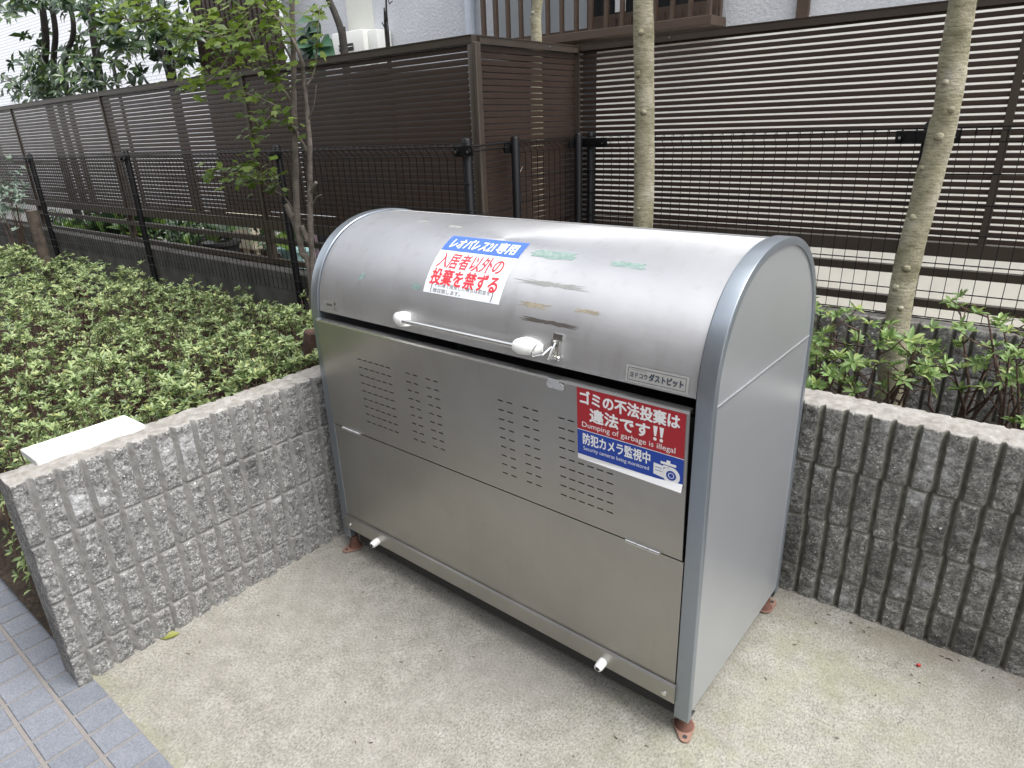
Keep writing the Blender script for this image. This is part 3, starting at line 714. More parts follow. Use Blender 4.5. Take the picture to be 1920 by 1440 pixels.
cx_, cz_ = fu(.87), .806                                                   # camera pictogram
A.poly([(cx_ - .038, cz_ - .014), (cx_ - .012, cz_ - .018), (cx_ - .012, cz_ + .014), (cx_ - .038, cz_ + .016)], 2, 3)
A.rect(cx_ - .034, cx_ - .016, cz_ - .003, cz_ - .0015, 3, 2); A.rect(cx_ - .034, cx_ - .016, cz_ + .005, cz_ + .0065, 3, 2)
A.ring(cx_ + .008, cz_ - .006, .013, .0225, 2, 3); A.ring(cx_ + .008, cz_ - .006, .006, .0075, 2, 3); A.rect(cx_ - .013, cx_ + .003, cz_ + .011, cz_ + .017, 2, 3)
A.poly([(cx_ - .020, cz_ + .019), (cx_ + .020, cz_ + .019), (cx_ + .020, cz_ + .0255), (cx_ - .020, cz_ + .0255)], 2, 3); A.rect(cx_ - .005, cx_ + .005, cz_ + .0255, cz_ + .032, 2, 3)
def on_panel(u, v, h):
    peel = max(0, (u - (u1 - .035)) / .035) * max(0, (.785 - v) / .02)
    return (u, panel_y(v) - .0006 - h - .010 * min(1, peel) ** 2, v)
A.build('warning_sticker', [M['sticker_paper'], M['sticker_red'], M['sticker_blue'], M['sticker_paper'], M['print_black']], fp, on_panel, .02)

# ------------------------------------------------------------------ louvre fences
PITCH = .0276
def louvre_fence(name, p0, p1, z0a, z1a, slope, bays, label, posts=True, outward=-1, low_rails=True, base_z=.735, sh=1.0, pshift=0):
    """p0 -> p1 in plan; slats between bottom z0 and top z1; slope dz per metre along the run"""
    p0 = Vector((*p0, 0)); p1 = Vector((*p1, 0)); d = p1 - p0; L = d.length; ang = math.atan2(d.y, d.x)
    root = empty(name, p0, ang); tag(root, label, 'fence')
    zz = lambda x: slope * x
    def bar(b, x0, x1, y0, y1, z0, z1, mi=0):
        vs = [Vector((x, y, z + zz(x))) for z in (z0, z1) for y in (y0, y1) for x in (x0, x1)]
        b.add(vs, [(0, 2, 3, 1), (4, 5, 7, 6), (0, 1, 5, 4), (2, 6, 7, 3), (0, 4, 6, 2), (1, 3, 7, 5)], mi)
    edges = bays
    for x0, x1 in zip(edges[:-1], edges[1:]):
        b = MB(); z = z0a + .014
        while z < z1a - .004:
            # flat slat with a rounded, slightly tilted upper edge
            prof_ = [(-.0032, 0), (-.0038, .0152), (-.0028, .0180), (.0000, .0195), (.0034, .0186), (.0036, .002)]
            n = len(prof_); xa, xb = x0 + .012, x1 - .012
            prof_ = [(y, h * sh) for y, h in prof_]; vs = [Vector((xa, y * outward * -1, z + h + zz(xa))) for y, h in prof_] + [Vector((xb, y * outward * -1, z + h + zz(xb))) for y, h in prof_]
            b.add(vs, [(i, (i + 1) % n, n + (i + 1) % n, n + i) for i in range(n)]); z += PITCH
        b.build('louvre_panel', M['bronze'], root, .5)
    for x in edges[1:-1]:
        b = MB(); bar(b, x - .014, x + .014, -.011, .016, z0a - .01, z1a + .002); b.build('mullion', M['bronze_rail'], root)
    b = MB(); bar(b, 0, L, -.022, .022, z1a, z1a + .030); bar(b, 0, L, -.026, .026, z1a + .030, z1a + .034); b.build('top_rail', M['bronze_rail'], root)
    b = MB(); bar(b, 0, L, -.021, .021, z0a - .046, z0a + .010); b.build('bottom_rail', M['bronze_rail'], root)
    if low_rails:
        for z in (z0a - .098, z0a - .235):
            b = MB(); bar(b, 0, L, -.017, .017, z - .034, z); b.build('lower_rail', M['bronze_rail'], root)
    if posts:
        for x in edges:
            if 0 <= x <= L:
                x -= pshift if x > .3 else 0
                b = MB(); bar(b, x - .022, x + .022, -.014, .030, base_z - .02 - zz(x), z0a - .012); b.build('post', M['bronze_rail'], root)
    for x in edges[1:-1] + [.5]:
        if 0 < x < L:
            b = MB(); b.tube([(x + .03, -.022, z1a + .016 + zz(x)), (x + .03, -.026, z1a + .016 + zz(x))], .005, 8); b.build('bolt', M['bolt_metal'], root)
    return root
louvre_fence('louvre_fence', (-12.2, 1.145), (-.175, 1.145), .985, 1.855, .0052, [0, 1.75, 3.85, 5.95, 8.05, 10.13, 12.0], 'long dark louvre fence behind the azalea hedge and the slender many-stemmed tree', base_z=.74, sh=1.27)
louvre_fence('louvre_fence', (-.185, 1.165), (-.185, 1.965), 1.045, 1.916, 0, [0, .8], 'short dark louvre panel stepping back between the two long louvre fences', posts=False, outward=1, sh=1.30)
louvre_fence('louvre_fence', (-.175, 1.985), (4.4, 1.985), 1.045, 1.925, 0, [.0, 1.945, 4.0, 4.575], 'brown louvre fence with bright gaps, behind the two pale tree trunks', pshift=.24)
cpost = empty('corner_post', (-.184, 1.148, .73)); tag(cpost, 'tall brown corner post between the long dark louvre fence and the short stepped-back panel', 'fence post')
b = MB(); b.box(-.024, .024, -.023, .024, 0, 1.195, bev=.010); b.build('post', M['bronze_rail'], cpost, .6)
b = MB(); b.tube([(.034, -.030, 0), (.034, -.030, 1.185)], .010, 12); b.build('corner_trim', M['bronze_rail'], cpost, .6)
b = MB(); b.box(-.200, -.165, 1.965, 2.005, .70, 1.925)
tag(b.build('corner_post', M['bronze_rail']), 'slim brown post in the inner corner where the short louvre panel meets the bright one', 'fence post')

# ------------------------------------------------------------------ black mesh fences
def mesh_fence(name, p0, p1, z0, z1, slope, posts, base, label, side=-1, post_r=.021, cw=.036):
    p0 = Vector((*p0, 0)); p1 = Vector((*p1, 0)); d = p1 - p0; L = d.length; ang = math.atan2(d.y, d.x)
    root = empty(name, p0, ang); tag(root, label, 'fence')
    b = MB(); zz = lambda x: slope * x
    def wire(pts, r, n=4): b.tube(pts, r, n, cap=False)
    x = .012
    while x < L:
        q = zz(x)
        wire([(x, 0, z0 + q), (x, 0, z1 - .055 + q), (x, side * .038, z1 - .012 + q), (x, side * .004, z1 + q), (x, .004, z1 - .03 + q)], .0019); x += .05
    hzs = []; z = z1 - .055
    while z > z0 - .01: hzs.append((z, 0)); z -= .118
    hzs += [(z1 - .012, side * .038), (z1, side * .004), (z0 + .004, 0)]
    for z, y in hzs: wire([(0, y + .004 * side, z + zz(0)), (L, y + .004 * side, z + zz(L))], .0024)
    b.build('wire_panel', M['black_paint'], root)
    for x in posts:
        b = MB(); q = zz(x); y = -side * .026
        b.tube([(x, y, base), (x, y, z1 + .012 + q), (x, y, z1 + .020 + q), (x, y, z1 + .024 + q)], [post_r, post_r, post_r * .7, post_r * .2], 14)
        o = b.build('post', M['black_paint'], root, .7)
        b = MB(); b.box(x - cw - .019, x + cw + .019, y + side * post_r - .004, y + side * post_r + .006, z1 - .055 + q, z1 - .008 + q, bev=.004)
        for s_ in (-1, 1): b.tube([(x + s_ * cw, y + side * (post_r - .002), z1 - .035 + q), (x + s_ * cw, y + side * (post_r + .016), z1 - .035 + q)], .012, 10)
        b.build('clamp', M['black_paint'], o, .6)
        for s_ in (-1, 1):
            b = MB(); b.tube([(x + s_ * cw, y + side * (post_r + .0155), z1 - .035 + q), (x + s_ * cw, y + side * (post_r + .0195), z1 - .035 + q)], .005, 8); b.build('bolt', M['bolt_metal'], o)
    return root
mesh_fence('mesh_fence', (-12.1, .985), (-.10, .985), .56, 1.395, .0094, [12.1 - 9.70, 12.1 - 7.7, 12.1 - 5.66, 12.1 - 3.60, 12.1 - 1.61, 12.1 - .135], .0, 'long black wire mesh fence rising out of the azalea hedge')
mesh_fence('mesh_fence', (-.13, 1.32), (-.13, 1.90), .75, 1.504, 0, [.0, .55], .70, 'short black wire mesh fence stepping back between the two long mesh fences', 1)
mesh_fence('mesh_fence', (-.08, 1.905), (4.2, 1.905), .745, 1.504, .0025, [.015, 1.60, 3.6], .70, 'black wire mesh fence standing on the ribbed block wall behind the pale trunks', cw=.095)
cb = empty('corner_bracket', (0, 0, 0)); tag(cb, 'black corner bracket linking the hedge mesh fence to the short stepped-back mesh fence', 'fence bracket')
for dz in (0, -.020):
    b = MB(); b.tube([(-.20, .985, 1.492 + dz), (-.10, 1.05, 1.494 + dz), (-.125, 1.30, 1.497 + dz)], .0045, 6); b.build('rail', M['black_paint'], cb)
for dz in (-.3, -.42):
    b = MB(); b.tube([(-.16, .985, 1.49 + dz), (-.10, 1.05, 1.494 + dz), (-.125, 1.30, 1.497 + dz)], .0022, 6); b.build('wire', M['black_paint'], cb)
b = MB()
rv = random.Random(3)
for px0, seq in ((945, [(968, 300), (972, 330), (966, 350)]), (963, [(962, 330), (966, 345), (972, 352), (974, 375), (975, 400)]), (978, [(967, 336), (974, 325), (980, 312)])):
    b.tube([at(px_, py_, 0, -.115) for px_, py_ in seq], [.0022] * (len(seq) - 1) + [.001], 5)
vine = b.build('dry_vine', M['dead_vine']); tag(vine, 'dry broken vine twigs caught on the short stepped-back mesh fence', 'vine')

# ------------------------------------------------------------------ leaves and plants
TPL = {
 'oval': (np.array([(0, 0, 0), (.30, .40, .10), (.33, 0, 0), (.30, -.40, .10), (.68, .36, .06), (.70, 0, -.03), (.68, -.36, .06), (1, 0, -.10)]),
          [(0, 2, 1, 1), (0, 3, 2, 2), (1, 2, 5, 4), (2, 3, 6, 5), (4, 5, 7, 7), (5, 6, 7, 7)]),
 'lance': (np.array([(0, 0, 0), (.28, .26, .07), (.30, 0, 0), (.28, -.26, .07), (.62, .28, -.02), (.64, 0, -.10), (.62, -.28, -.02), (1, 0, -.34)]),
          [(0, 2, 1, 1), (0, 3, 2, 2), (1, 2, 5, 4), (2, 3, 6, 5), (4, 5, 7, 7), (5, 6, 7, 7)]),
 'lobed': (np.array([(0, 0, 0), (.10, .34, .06), (.36, .50, .02), (.55, .62, -.06), (.62, .24, .03), (1.05, 0, -.08), (.62, -.24, .03), (.55, -.62, -.06), (.36, -.50, .02), (.10, -.34, .06), (.42, 0, 0)]),
          [(0, 10, 2, 1), (10, 4, 3, 2), (10, 5, 4, 4), (10, 6, 5, 5), (10, 8, 7, 6), (0, 9, 8, 10)]),
}
class Leaves:
    def __init__(s, kind): s.k = kind; s.P = []; s.D = []; s.U = []; s.S = []; s.Wd = []
    def add(s, p, d, u, L, wd): s.P.append(tuple(p)); s.D.append(tuple(d)); s.U.append(tuple(u)); s.S.append(L); s.Wd.append(wd)
    def build(s, name, m, parent=None):
        T, Fs = TPL[s.k]; P = np.array(s.P); D_ = np.array(s.D); U_ = np.array(s.U); S = np.array(s.S)[:, None, None]; Wd = np.array(s.Wd)[:, None, None]
        D_ /= np.linalg.norm(D_, axis=1, keepdims=True); R_ = np.cross(D_, U_); R_ /= np.linalg.norm(R_, axis=1, keepdims=True) + 1e-9; N_ = np.cross(R_, D_)
        V = P[:, None, :] + (T[None, :, 0:1] * D_[:, None, :]) * S + (T[None, :, 1:2] * R_[:, None, :]) * S * Wd + (T[None, :, 2:3] * N_[:, None, :]) * S
        n, k = V.shape[:2]; fv = []; ls = []
        F0 = [tuple(dict.fromkeys(f)) for f in Fs]
        loops = np.concatenate([np.array(f) for f in F0]); cnt = np.array([len(f) for f in F0])
        L = (loops[None, :] + (np.arange(n) * k)[:, None]).ravel(); CN = np.tile(cnt, n)
        me = bpy.data.meshes.new(name); me.vertices.add(n * k); me.vertices.foreach_set('co', V.astype(np.float32).ravel())
        me.loops.add(len(L)); me.loops.foreach_set('vertex_index', L.astype(np.int32)); me.polygons.add(len(CN))
        me.polygons.foreach_set('loop_start', np.concatenate([[0], np.cumsum(CN)[:-1]]).astype(np.int32)); me.update(calc_edges=True); me.validate()
        o = link(name, me, m, parent); me.polygons.foreach_set('use_smooth', [True] * len(me.polygons)); return o
def rvec(r=random): 
    while True:
        v = Vector((r.uniform(-1, 1), r.uniform(-1, 1), r.uniform(-1, 1)))
        if .05 < v.length < 1: return v.normalized()
def whorl(lv, p, axis, n, L, spread, wd, r=random):
    axis = Vector(axis).normalized(); a = axis.cross(Vector((.3, .7, .2))).normalized(); b_ = axis.cross(a); t0 = r.random() * 6.28
    for i in range(n):
        t_ = t0 + i * 2.4; k_ = spread * r.uniform(.6, 1.25)
        d = axis * math.cos(k_) + (a * math.cos(t_) + b_ * math.sin(t_)) * math.sin(k_)
        lv.add(p + d * L * .06, d, axis + rvec(r) * .25, L * r.uniform(.65, 1.15), wd * r.uniform(.85, 1.15))

# azalea hedge: one mass of leaf whorls over thin stems
hedge = empty('azalea_hedge', (-2, 0, 0)); tag(hedge, 'mass of clipped azaleas filling the bed behind the low grey ribbed wall', 'hedge', kind='stuff')
lv = Leaves('oval'); tw = MB(); ri = hedge.matrix_world
_g = vnoise((240, 120), (34, 15), 77); _g2 = vnoise((240, 120), (80, 34), 78)
def htop(x, y):
    i = int(min(239, max(0, (x + 7) / 7 * 240))); j = int(min(119, max(0, (y + .95) / 1.95 * 120)))
    base = .64 + .10 * min(1, max(0, (x + 1.6) / 1.4)) - .05 * min(1, max(0, (-.2 - x) / 6))
    if y > .72: base -= .10 * (y - .72) / .25
    return base + (_g[i, j] - .5) * .20 + (_g2[i, j] - .5) * .16
HO = Vector((-2, 0, 0))
count = 0
while count < 7600:
    u = random.random() ** 1.75; x = -.215 - u * 6.6; y = random.uniform(-.90, .95)
    if x < -.55 and y < -.80 - .04 * x * 0: 
        if random.random() < .5: continue
    i = int((x + 7) / 7 * 240); j = int((y + .95) / 1.95 * 120)
    gap = _g2[min(239, max(0, i)), min(119, max(0, j))]
    if x > -.33 and -.90 < y < -.53: continue
    h = htop(x, y)
    if gap < .30 and random.random() < .8: continue
    dep = abs(random.gauss(0, .07)); z = h - dep
    if x > -.27: z = min(z, .74)
    far = min(1, -x / 5); ax = Vector((random.uniform(-.55, .55), random.uniform(-.65, .45), 1))
    nL = random.randint(7, 11) if far < .5 else 8
    p = Vector((x, y, z)) - HO
    whorl(lv, p, ax, nL, random.uniform(.021, .032) * (1 + .3 * far), random.uniform(.9, 1.4), .40)
    if far < .62 and random.random() < .75:
        q = p - ax.normalized() * random.uniform(.05, .13); tw.tube([q, p], [.0022, .0012], 4, cap=False)
        if random.random() < .5: tw.tube([q - Vector((random.uniform(-.05, .05), random.uniform(-.05, .05), random.uniform(.15, .4))), q], [.0042, .0024], 5, cap=False)
    count += 1
# lower leaves at the bed's front edge and over the paving's end
for k_ in range(260):
    x = -.22 - random.random() * 2.6; y = random.uniform(-.93, -.72); p = Vector((x, y, random.uniform(.12, .6))) - HO
    whorl(lv, p, Vector((random.uniform(-.5, .5), -.8, .7)), 6, random.uniform(.026, .038), 1.1, .40)
lv.build('foliage', M['azalea_leaf'], hedge)['kind'] = 'stuff'
tw.build('stems', M['twig_bark'], hedge)['kind'] = 'stuff'
hedge['kind'] = 'stuff'

# azaleas in the right-hand bed, one by one
def azalea(px, label, h, spread, nst, seed, y, leafy=1.0):
    r = random.Random(seed); base = Vector((px, y, .36)); root = empty('azalea_shrub', base); tag(root, label, 'shrub', 'azaleas in the right-hand bed')
    lv = Leaves('oval'); b = MB()
    for s_ in range(nst):
        a_ = r.uniform(0, 6.28); sp = spread * r.uniform(.3, 1); tip = Vector((math.cos(a_) * sp, math.sin(a_) * sp * .6 - .02, h * r.uniform(.5, 1.05)))
        mid = tip * .5 + Vector((r.uniform(-.05, .05), r.uniform(-.04, .04), -.02)); p0 = Vector((r.uniform(-.03, .03), r.uniform(-.03, .03), -.02))
        b.tube([p0, p0 * .5 + mid * .5, mid, mid * .45 + tip * .55, tip], [.008, .007, .0055, .004, .0022], 6, cap=False)
        ends = [(tip, tip - mid)]
        for k_ in range(r.randint(2, 5)):
            t_ = r.uniform(.3, 1); q = mid.lerp(tip, t_); e = q + Vector((r.uniform(-.12, .12), r.uniform(-.10, .08), r.uniform(.0, .10)))
            b.tube([q, (q + e) / 2 + Vector((0, 0, -.008)), e], [.0032, .0026, .0015], 5, cap=False); ends.append((e, e - q))
        for e, d in ends:
            for k_ in range(r.choice((1, 1, 2)) if leafy >= 1 else 1):
                whorl(lv, e + Vector((r.uniform(-.035, .035), r.uniform(-.035, .035), r.uniform(-.025, .025))), d.normalized() + Vector((0, -.2, .9)), r.randint(7, 10), r.uniform(.030, .046), r.uniform(.95, 1.4), .40, r)
    b.build('stems', M['twig_bark'], root, 3); lv.build('foliage', M['azalea_fresh'], root)
azalea(1.36, 'tall azalea with fresh leaves touching the end panel of the bin', .60, .17, 9, 51, 1.30)
azalea(1.47, 'azalea sprig with few pale leaf rosettes between the bin and the thick pale trunk', .44, .15, 7, 52, 1.12)
azalea(1.63, 'azalea with bright leaf rosettes growing in front of the thick pale trunk', .52, .19, 8, 53, 1.22)
azalea(1.85, 'small azalea half hidden behind the others, close against the ribbed wall under the fence', .50, .16, 7, 54, 1.55)
azalea(2.02, 'wide azalea with a bare forked stem above the dark ribbed wall', .55, .25, 11, 55, 1.32)
azalea(2.42, 'azalea farthest from the bin, its leaves overhanging the dark ribbed wall', .48, .24, 9, 56, 1.25)
# a few low seedlings
for k_, (x, y, z, lab) in enumerate([(1.42, 1.0, .60, 'low green seedling at the wall top beside the bin'), (1.93, 1.02, .585, 'low green seedling at the foot of the forked azalea')]):
    root = empty('seedling', (x, y, .34)); tag(root, lab, 'plant'); lv = Leaves('oval'); b = MB()
    for q in range(5):
        e = Vector((random.uniform(-.07, .07), random.uniform(-.05, .05), z - .34 + random.uniform(-.04, .05))); b.tube([(0, 0, 0), e * .6, e], .002, 4); whorl(lv, e, (0, -.2, 1), 8, .036, 1.2, .42)
    b.build('stems', M['twig_bark'], root); lv.build('foliage', M['azalea_fresh'], root)

# trunks of the two pale trees
def smooth(pts, n):
    P = [Vector(p) for p in pts]; out = []
    for i in range(len(P) - 1):
        a, b_, c, d = P[max(i - 1, 0)], P[i], P[i + 1], P[min(i + 2, len(P) - 1)]
        for k_ in range(n):
            t_ = k_ / n; out.append(.5 * ((2 * b_) + (-a + c) * t_ + (2 * a - 5 * b_ + 4 * c - d) * t_ ** 2 + (-a + 3 * b_ - 3 * c + d) * t_ ** 3))
    out.append(P[-1]); return out
def pale_tree(name, label, pts, r0, r1, seed, knots, n=12, crown=True, m='pale_bark', flare=1.25):
    base = Vector(pts[0]); root = empty(name, base); tag(root, label, 'tree')
    P = [p - base for p in smooth(pts, n)]; K = 20; nz = vnoise((len(P) + 1, K), (max(3, len(P) // 3), 7), seed); nf = vnoise((len(P) + 1, K), (len(P), 12), seed + 1)
    rad = [(r0 + (r1 - r0) * i / (len(P) - 1)) * (1 + (flare - 1) * math.exp(-i / 4)) for i in range(len(P))]
    b = MB(); b.tube(P, rad, K, jit=lambda i, k_: (nz[i, k_] - .5) * .16 + (nf[i, k_] - .5) * .06)
    o = b.build('trunk', M[m], root, 3)
    for i, (f_, a_, s_) in enumerate(knots):
        q = P[int(f_ * (len(P) - 1))]; rr = rad[int(f_ * (len(P) - 1))]; d = Vector((math.cos(a_), math.sin(a_), .15)); kb = MB()
        kb.tube([q + d * rr * .86, q + d * (rr + s_ * .3), q + d * (rr + s_ * .62)], [s_ * 1.2, s_ * .8, s_ * .35], 10); kb.build('knot', M[m], o, 3)
    return root, P
def crown_of(root, c, R_, n, kind, L, wd, m, name='crown', seed=1, droop=.3, limbs=5):
    r = random.Random(seed); lv = Leaves(kind); b = MB()
    for k_ in range(n):
        v = rvec(r) * r.uniform(.35, 1); p = Vector(c) + Vector((v.x * R_[0], v.y * R_[1], v.z * R_[2]))
        whorl(lv, p, Vector((v.x, v.y, .6 - droop)), r.randint(5, 8), L * r.uniform(.8, 1.2), r.uniform(.9, 1.5), wd, r)
    return lv.build(name, m, root)
tA, PA = pale_tree('slender_tree', 'straight pale tree trunk rising behind the middle of the bin lid', [(.55, 1.40, .32), (.552, 1.40, .8), (.549, 1.40, 1.15), (.535, 1.40, 1.6), (.512, 1.40, 2.05), (.49, 1.40, 2.8), (.50, 1.42, 3.6)], .047, .036, 61, [(.57, -1.9, .014), (.50, -1.2, .012), (.44, -2.2, .010), (.62, -1.4, .012), (.36, -1.7, .010)], 14)
tB, PB = pale_tree('slender_tree', 'thick pale leaning tree trunk in the bed behind the dark ribbed wall', [(1.632, 1.40, .32), (1.622, 1.40, .55), (1.604, 1.40, .85), (1.602, 1.40, 1.05), (1.620, 1.40, 1.35), (1.634, 1.40, 1.55), (1.626, 1.40, 1.75), (1.622, 1.40, 1.95), (1.60, 1.42, 2.8), (1.62, 1.42, 3.6)], .045, .037, 71,
                   [(.40, -1.9, .012), (.34, -1.4, .013), (.30, -2.0, .014), (.52, -1.5, .014), (.47, -2.2, .010), (.57, -1.1, .012), (.25, -1.3, .010), (.62, -1.8, .010)], 12)
for rt, P, sd_ in ((tA, PA, 1), (tB, PB, 2)):
    lb_ = MB()
    for k_ in range(6):
        q = P[-1 - k_ * 4]; e = q + Vector((math.cos(k_ * 2.1) * .6, math.sin(k_ * 2.1) * .5, .5)); lb_.tube([q, (q + e) / 2, e], [.018, .012, .006], 6)
    lb_.build('limbs', M['pale_bark'], rt)
    crown_of(rt, P[-1] + Vector((0, 0, .35)), (.9, .7, .7), 150, 'oval', .07, .8, M['maple_leaf'], seed=sd_)

# slender many-stemmed tree at the left of the bin
TY = .74
def T(px, py, y=TY): return at(px, py, 1, y)
base = Vector((-1.02, TY, .05)); st = empty('leafy_tree', base); tag(st, 'slender many-stemmed tree with yellow-green lobed leaves between the bin and the dark fence', 'tree')
b = MB(); lim = MB(); lf = Leaves('lobed'); rt_ = random.Random(5)
def stem(pts, r, bb, n=6, K=9):
    P = [p - base for p in smooth(pts, n)]; m_ = len(P)
    nz = vnoise((m_ + 1, K), (max(2, m_ // 2), 5), int(abs(pts[0][0]) * 1000) + m_); bb.tube(P, [r[0] + (r[1] - r[0]) * i / (m_ - 1) for i in range(m_)], K, jit=lambda i, k_: (nz[i, k_] - .5) * .3); return P
b0 = T(592, 590); foot_p = Vector((b0.x + .16, TY + .02, .05))
stem([foot_p, b0, T(586, 545), T(578, 490), T(566, 470), T(557, 400), T(555, 330), T(553, 267), T(551, 180), T(550, 100), T(547, 0), T(545, -120)], (.021, .011), b)
stem([T(588, 540), T(585, 480), T(582, 420), T(581, 350), T(581, 277), T(577, 230), T(575, 200), T(569, 140), T(566, 117, .72), T(550, 77, .70), T(520, 35, .68), T(480, 0, .64), T(430, -60, .6)], (.016, .006), b)
# cut stubs
stem([T(560, 440), T(550, 412), T(540, 392), T(536, 384)], (.017, .014), b); stem([T(581, 455), T(573, 440), T(566, 424)], (.014, .012), b); stem([T(582, 360), T(588, 350), T(593, 342)], (.010, .008), b)
branches = [[T(553, 225), T(550, 197), T(530, 168), T(513, 147, .68), T(497, 113, .62), T(443, 80, .52), T(367, 53, .42), T(300, 33, .34), T(240, -5, .26)],
            [T(577, 285), T(560, 257), T(547, 233, .70), T(520, 200, .62), T(467, 177, .52), T(420, 168, .46)], [T(552, 400), T(533, 370, .71), T(500, 350, .64), T(463, 330, .58), T(420, 322, .5), T(395, 330, .46)],
            [T(533, 370, .71), T(522, 345, .66), T(510, 325, .6)], [T(497, 113, .62), T(470, 60, .58), T(440, 10, .55), T(420, -30, .5)], [T(551, 120), T(520, 60, .66), T(500, 10, .6), T(480, -40, .55)],
            [T(443, 80, .52), T(420, 120, .46), T(395, 150, .42), T(350, 168, .38)], [T(575, 160), T(590, 130, .78), T(596, 60, .82), T(600, 10, .85)], [T(520, 200, .62), T(500, 225, .58), T(478, 240, .55)],
            [T(367, 53, .42), T(340, 90, .4), T(325, 130, .38)], [T(300, 33, .34), T(255, 40, .3), T(215, 25, .28)], [T(500, 350, .64), T(480, 315, .6), T(470, 290, .58)],
            [T(581, 395), T(592, 372), T(603, 365)], [T(575, 230), T(588, 200), T(593, 160)]]
tips = []
for i, br in enumerate(branches):
    P = stem(br, (.0085 if i in (0, 1) else .0055, .002), lim, 5, 6)
    if i in (12, 13): continue
    m_ = len(P)
    for q in range(m_ // 3, m_): tips.append(P[q])
def leafat(p, n, s_=.05, r=rt_):
    for k_ in range(n):
        d = Vector((r.uniform(-1, 1), r.uniform(-1, .6), r.uniform(-.5, .45))).normalized(); pp = p + rvec(r) * r.uniform(0, .06)
        lf.add(pp, d, Vector((r.uniform(-.35, .35), r.uniform(-.8, .1), 1)), s_ * r.uniform(.7, 1.2), r.uniform(.8, 1.05))
for p in tips:
    if rt_.random() < .85: leafat(p, rt_.randint(1, 3), .043)
# denser sprays where the photograph shows them
for (px_, py_, sx_, sy_, n_, y_) in [(400, 330, 26, 14, 14, .48), (450, 315, 28, 18, 26, .56), (505, 325, 28, 16, 22, .62), (470, 345, 40, 10, 12, .58), (480, 250, 34, 22, 18, .58), (500, 205, 34, 20, 26, .6), (460, 180, 26, 14, 16, .52), (395, 140, 46, 26, 50, .44),
                                   (350, 165, 28, 14, 22, .38), (440, 60, 60, 40, 90, .55), (360, 60, 56, 36, 70, .42), (520, 50, 50, 40, 70, .62), (280, 25, 60, 24, 46, .32), (520, 125, 34, 28, 34, .62), (440, 110, 40, 22, 40, .5), (220, 18, 40, 16, 24, .28), (590, 15, 26, 16, 12, .8)]:
    for k_ in range(int(n_ * (1.15 if py_ < 80 else .75))):
        p = T(px_ + rt_.gauss(0, sx_ * .6), py_ + rt_.gauss(0, sy_ * .6), y_ + rt_.uniform(-.12, .12)) - base; leafat(p, 1, .046)
b.build('trunk', M['brown_bark'], st, 3); lim.build('limbs', M['brown_bark'], st, 3); lf.build('crown', M['maple_leaf'], st)

# stumps and cut posts in the hedge
def stump(name, pts, r, label, m, cut=True):
    P = [Vector(p) for p in pts]; root = empty(name, P[0]); tag(root, label, 'stump'); base_ = P[0]
    P = [p - base_ for p in smooth(P, 5)]; nz = vnoise((len(P) + 1, 12), (4, 6), int(r * 9000)); b = MB()
    b.tube(P, [r * (1.08 - .1 * i / len(P)) for i in range(len(P))], 12, jit=lambda i, k_: (nz[i, k_] - .5) * .25); b.build('bark', M[m], root, .9)
    d = (P[-1] - P[-2]).normalized(); b = MB(); b.tube([P[-1] - d * .002, P[-1] + d * .003], [r * .93, r * .86], 12); b.build('cut_face', M['cut_wood'] if cut else M[m], root)
s0 = at(58, 395, 1, .60); stump('tree_stump', [(s0.x + .02, .60, .05), (s0.x, .60, .5), (s0.x + .01, .60, s0.z)], .043, 'tall sawn-off grey trunk standing upright in the azalea hedge', 'post_wood', False)
s1 = at(150, 540, 1, .30); stump('tree_stump', [(s1.x - .12, .30, .1), (s1.x - .05, .30, .42), (s1.x, .30, s1.z)], .040, 'short slanting cut stump poking out of the azalea hedge', 'red_stump', False)
s2 = at(588, 622, 0, -.34); stump('tree_stump', [(-.40, s2.y - .06, .1), (-.37, s2.y - .03, .55), (-.335, s2.y, s2.z)], .040, 'dark reddish stump touching the bin beside the low grey wall', 'red_stump', False)

# grey-leaved shrub at the left edge
gs0 = at(20, 420, 1, .80); root = empty('variegated_shrub', (gs0.x, .80, .1)); tag(root, 'loose shrub with small grey-green leaves beside the tall sawn-off trunk', 'shrub')
lv = Leaves('oval'); b = MB()
for k_ in range(75):
    q = at(random.uniform(-40, 50), random.gauss(372, 30), 1, .80 + random.uniform(-.12, .1)) - Vector((gs0.x, .80, .1)); whorl(lv, q, rvec() + Vector((0, -.3, .6)), 4, random.uniform(.045, .065), 1.2, .55)
for k_ in range(9):
    q = at(random.uniform(-20, 50), random.uniform(340, 390), 1, .80) - Vector((gs0.x, .80, .1)); b.tube([(random.uniform(-.05, .05), 0, 0), q * .55 + Vector((.03, 0, 0)), q], [.009, .006, .002], 5)
b.build('stems', M['twig_bark'], root); lv.build('foliage', M['grey_leaf'], root)

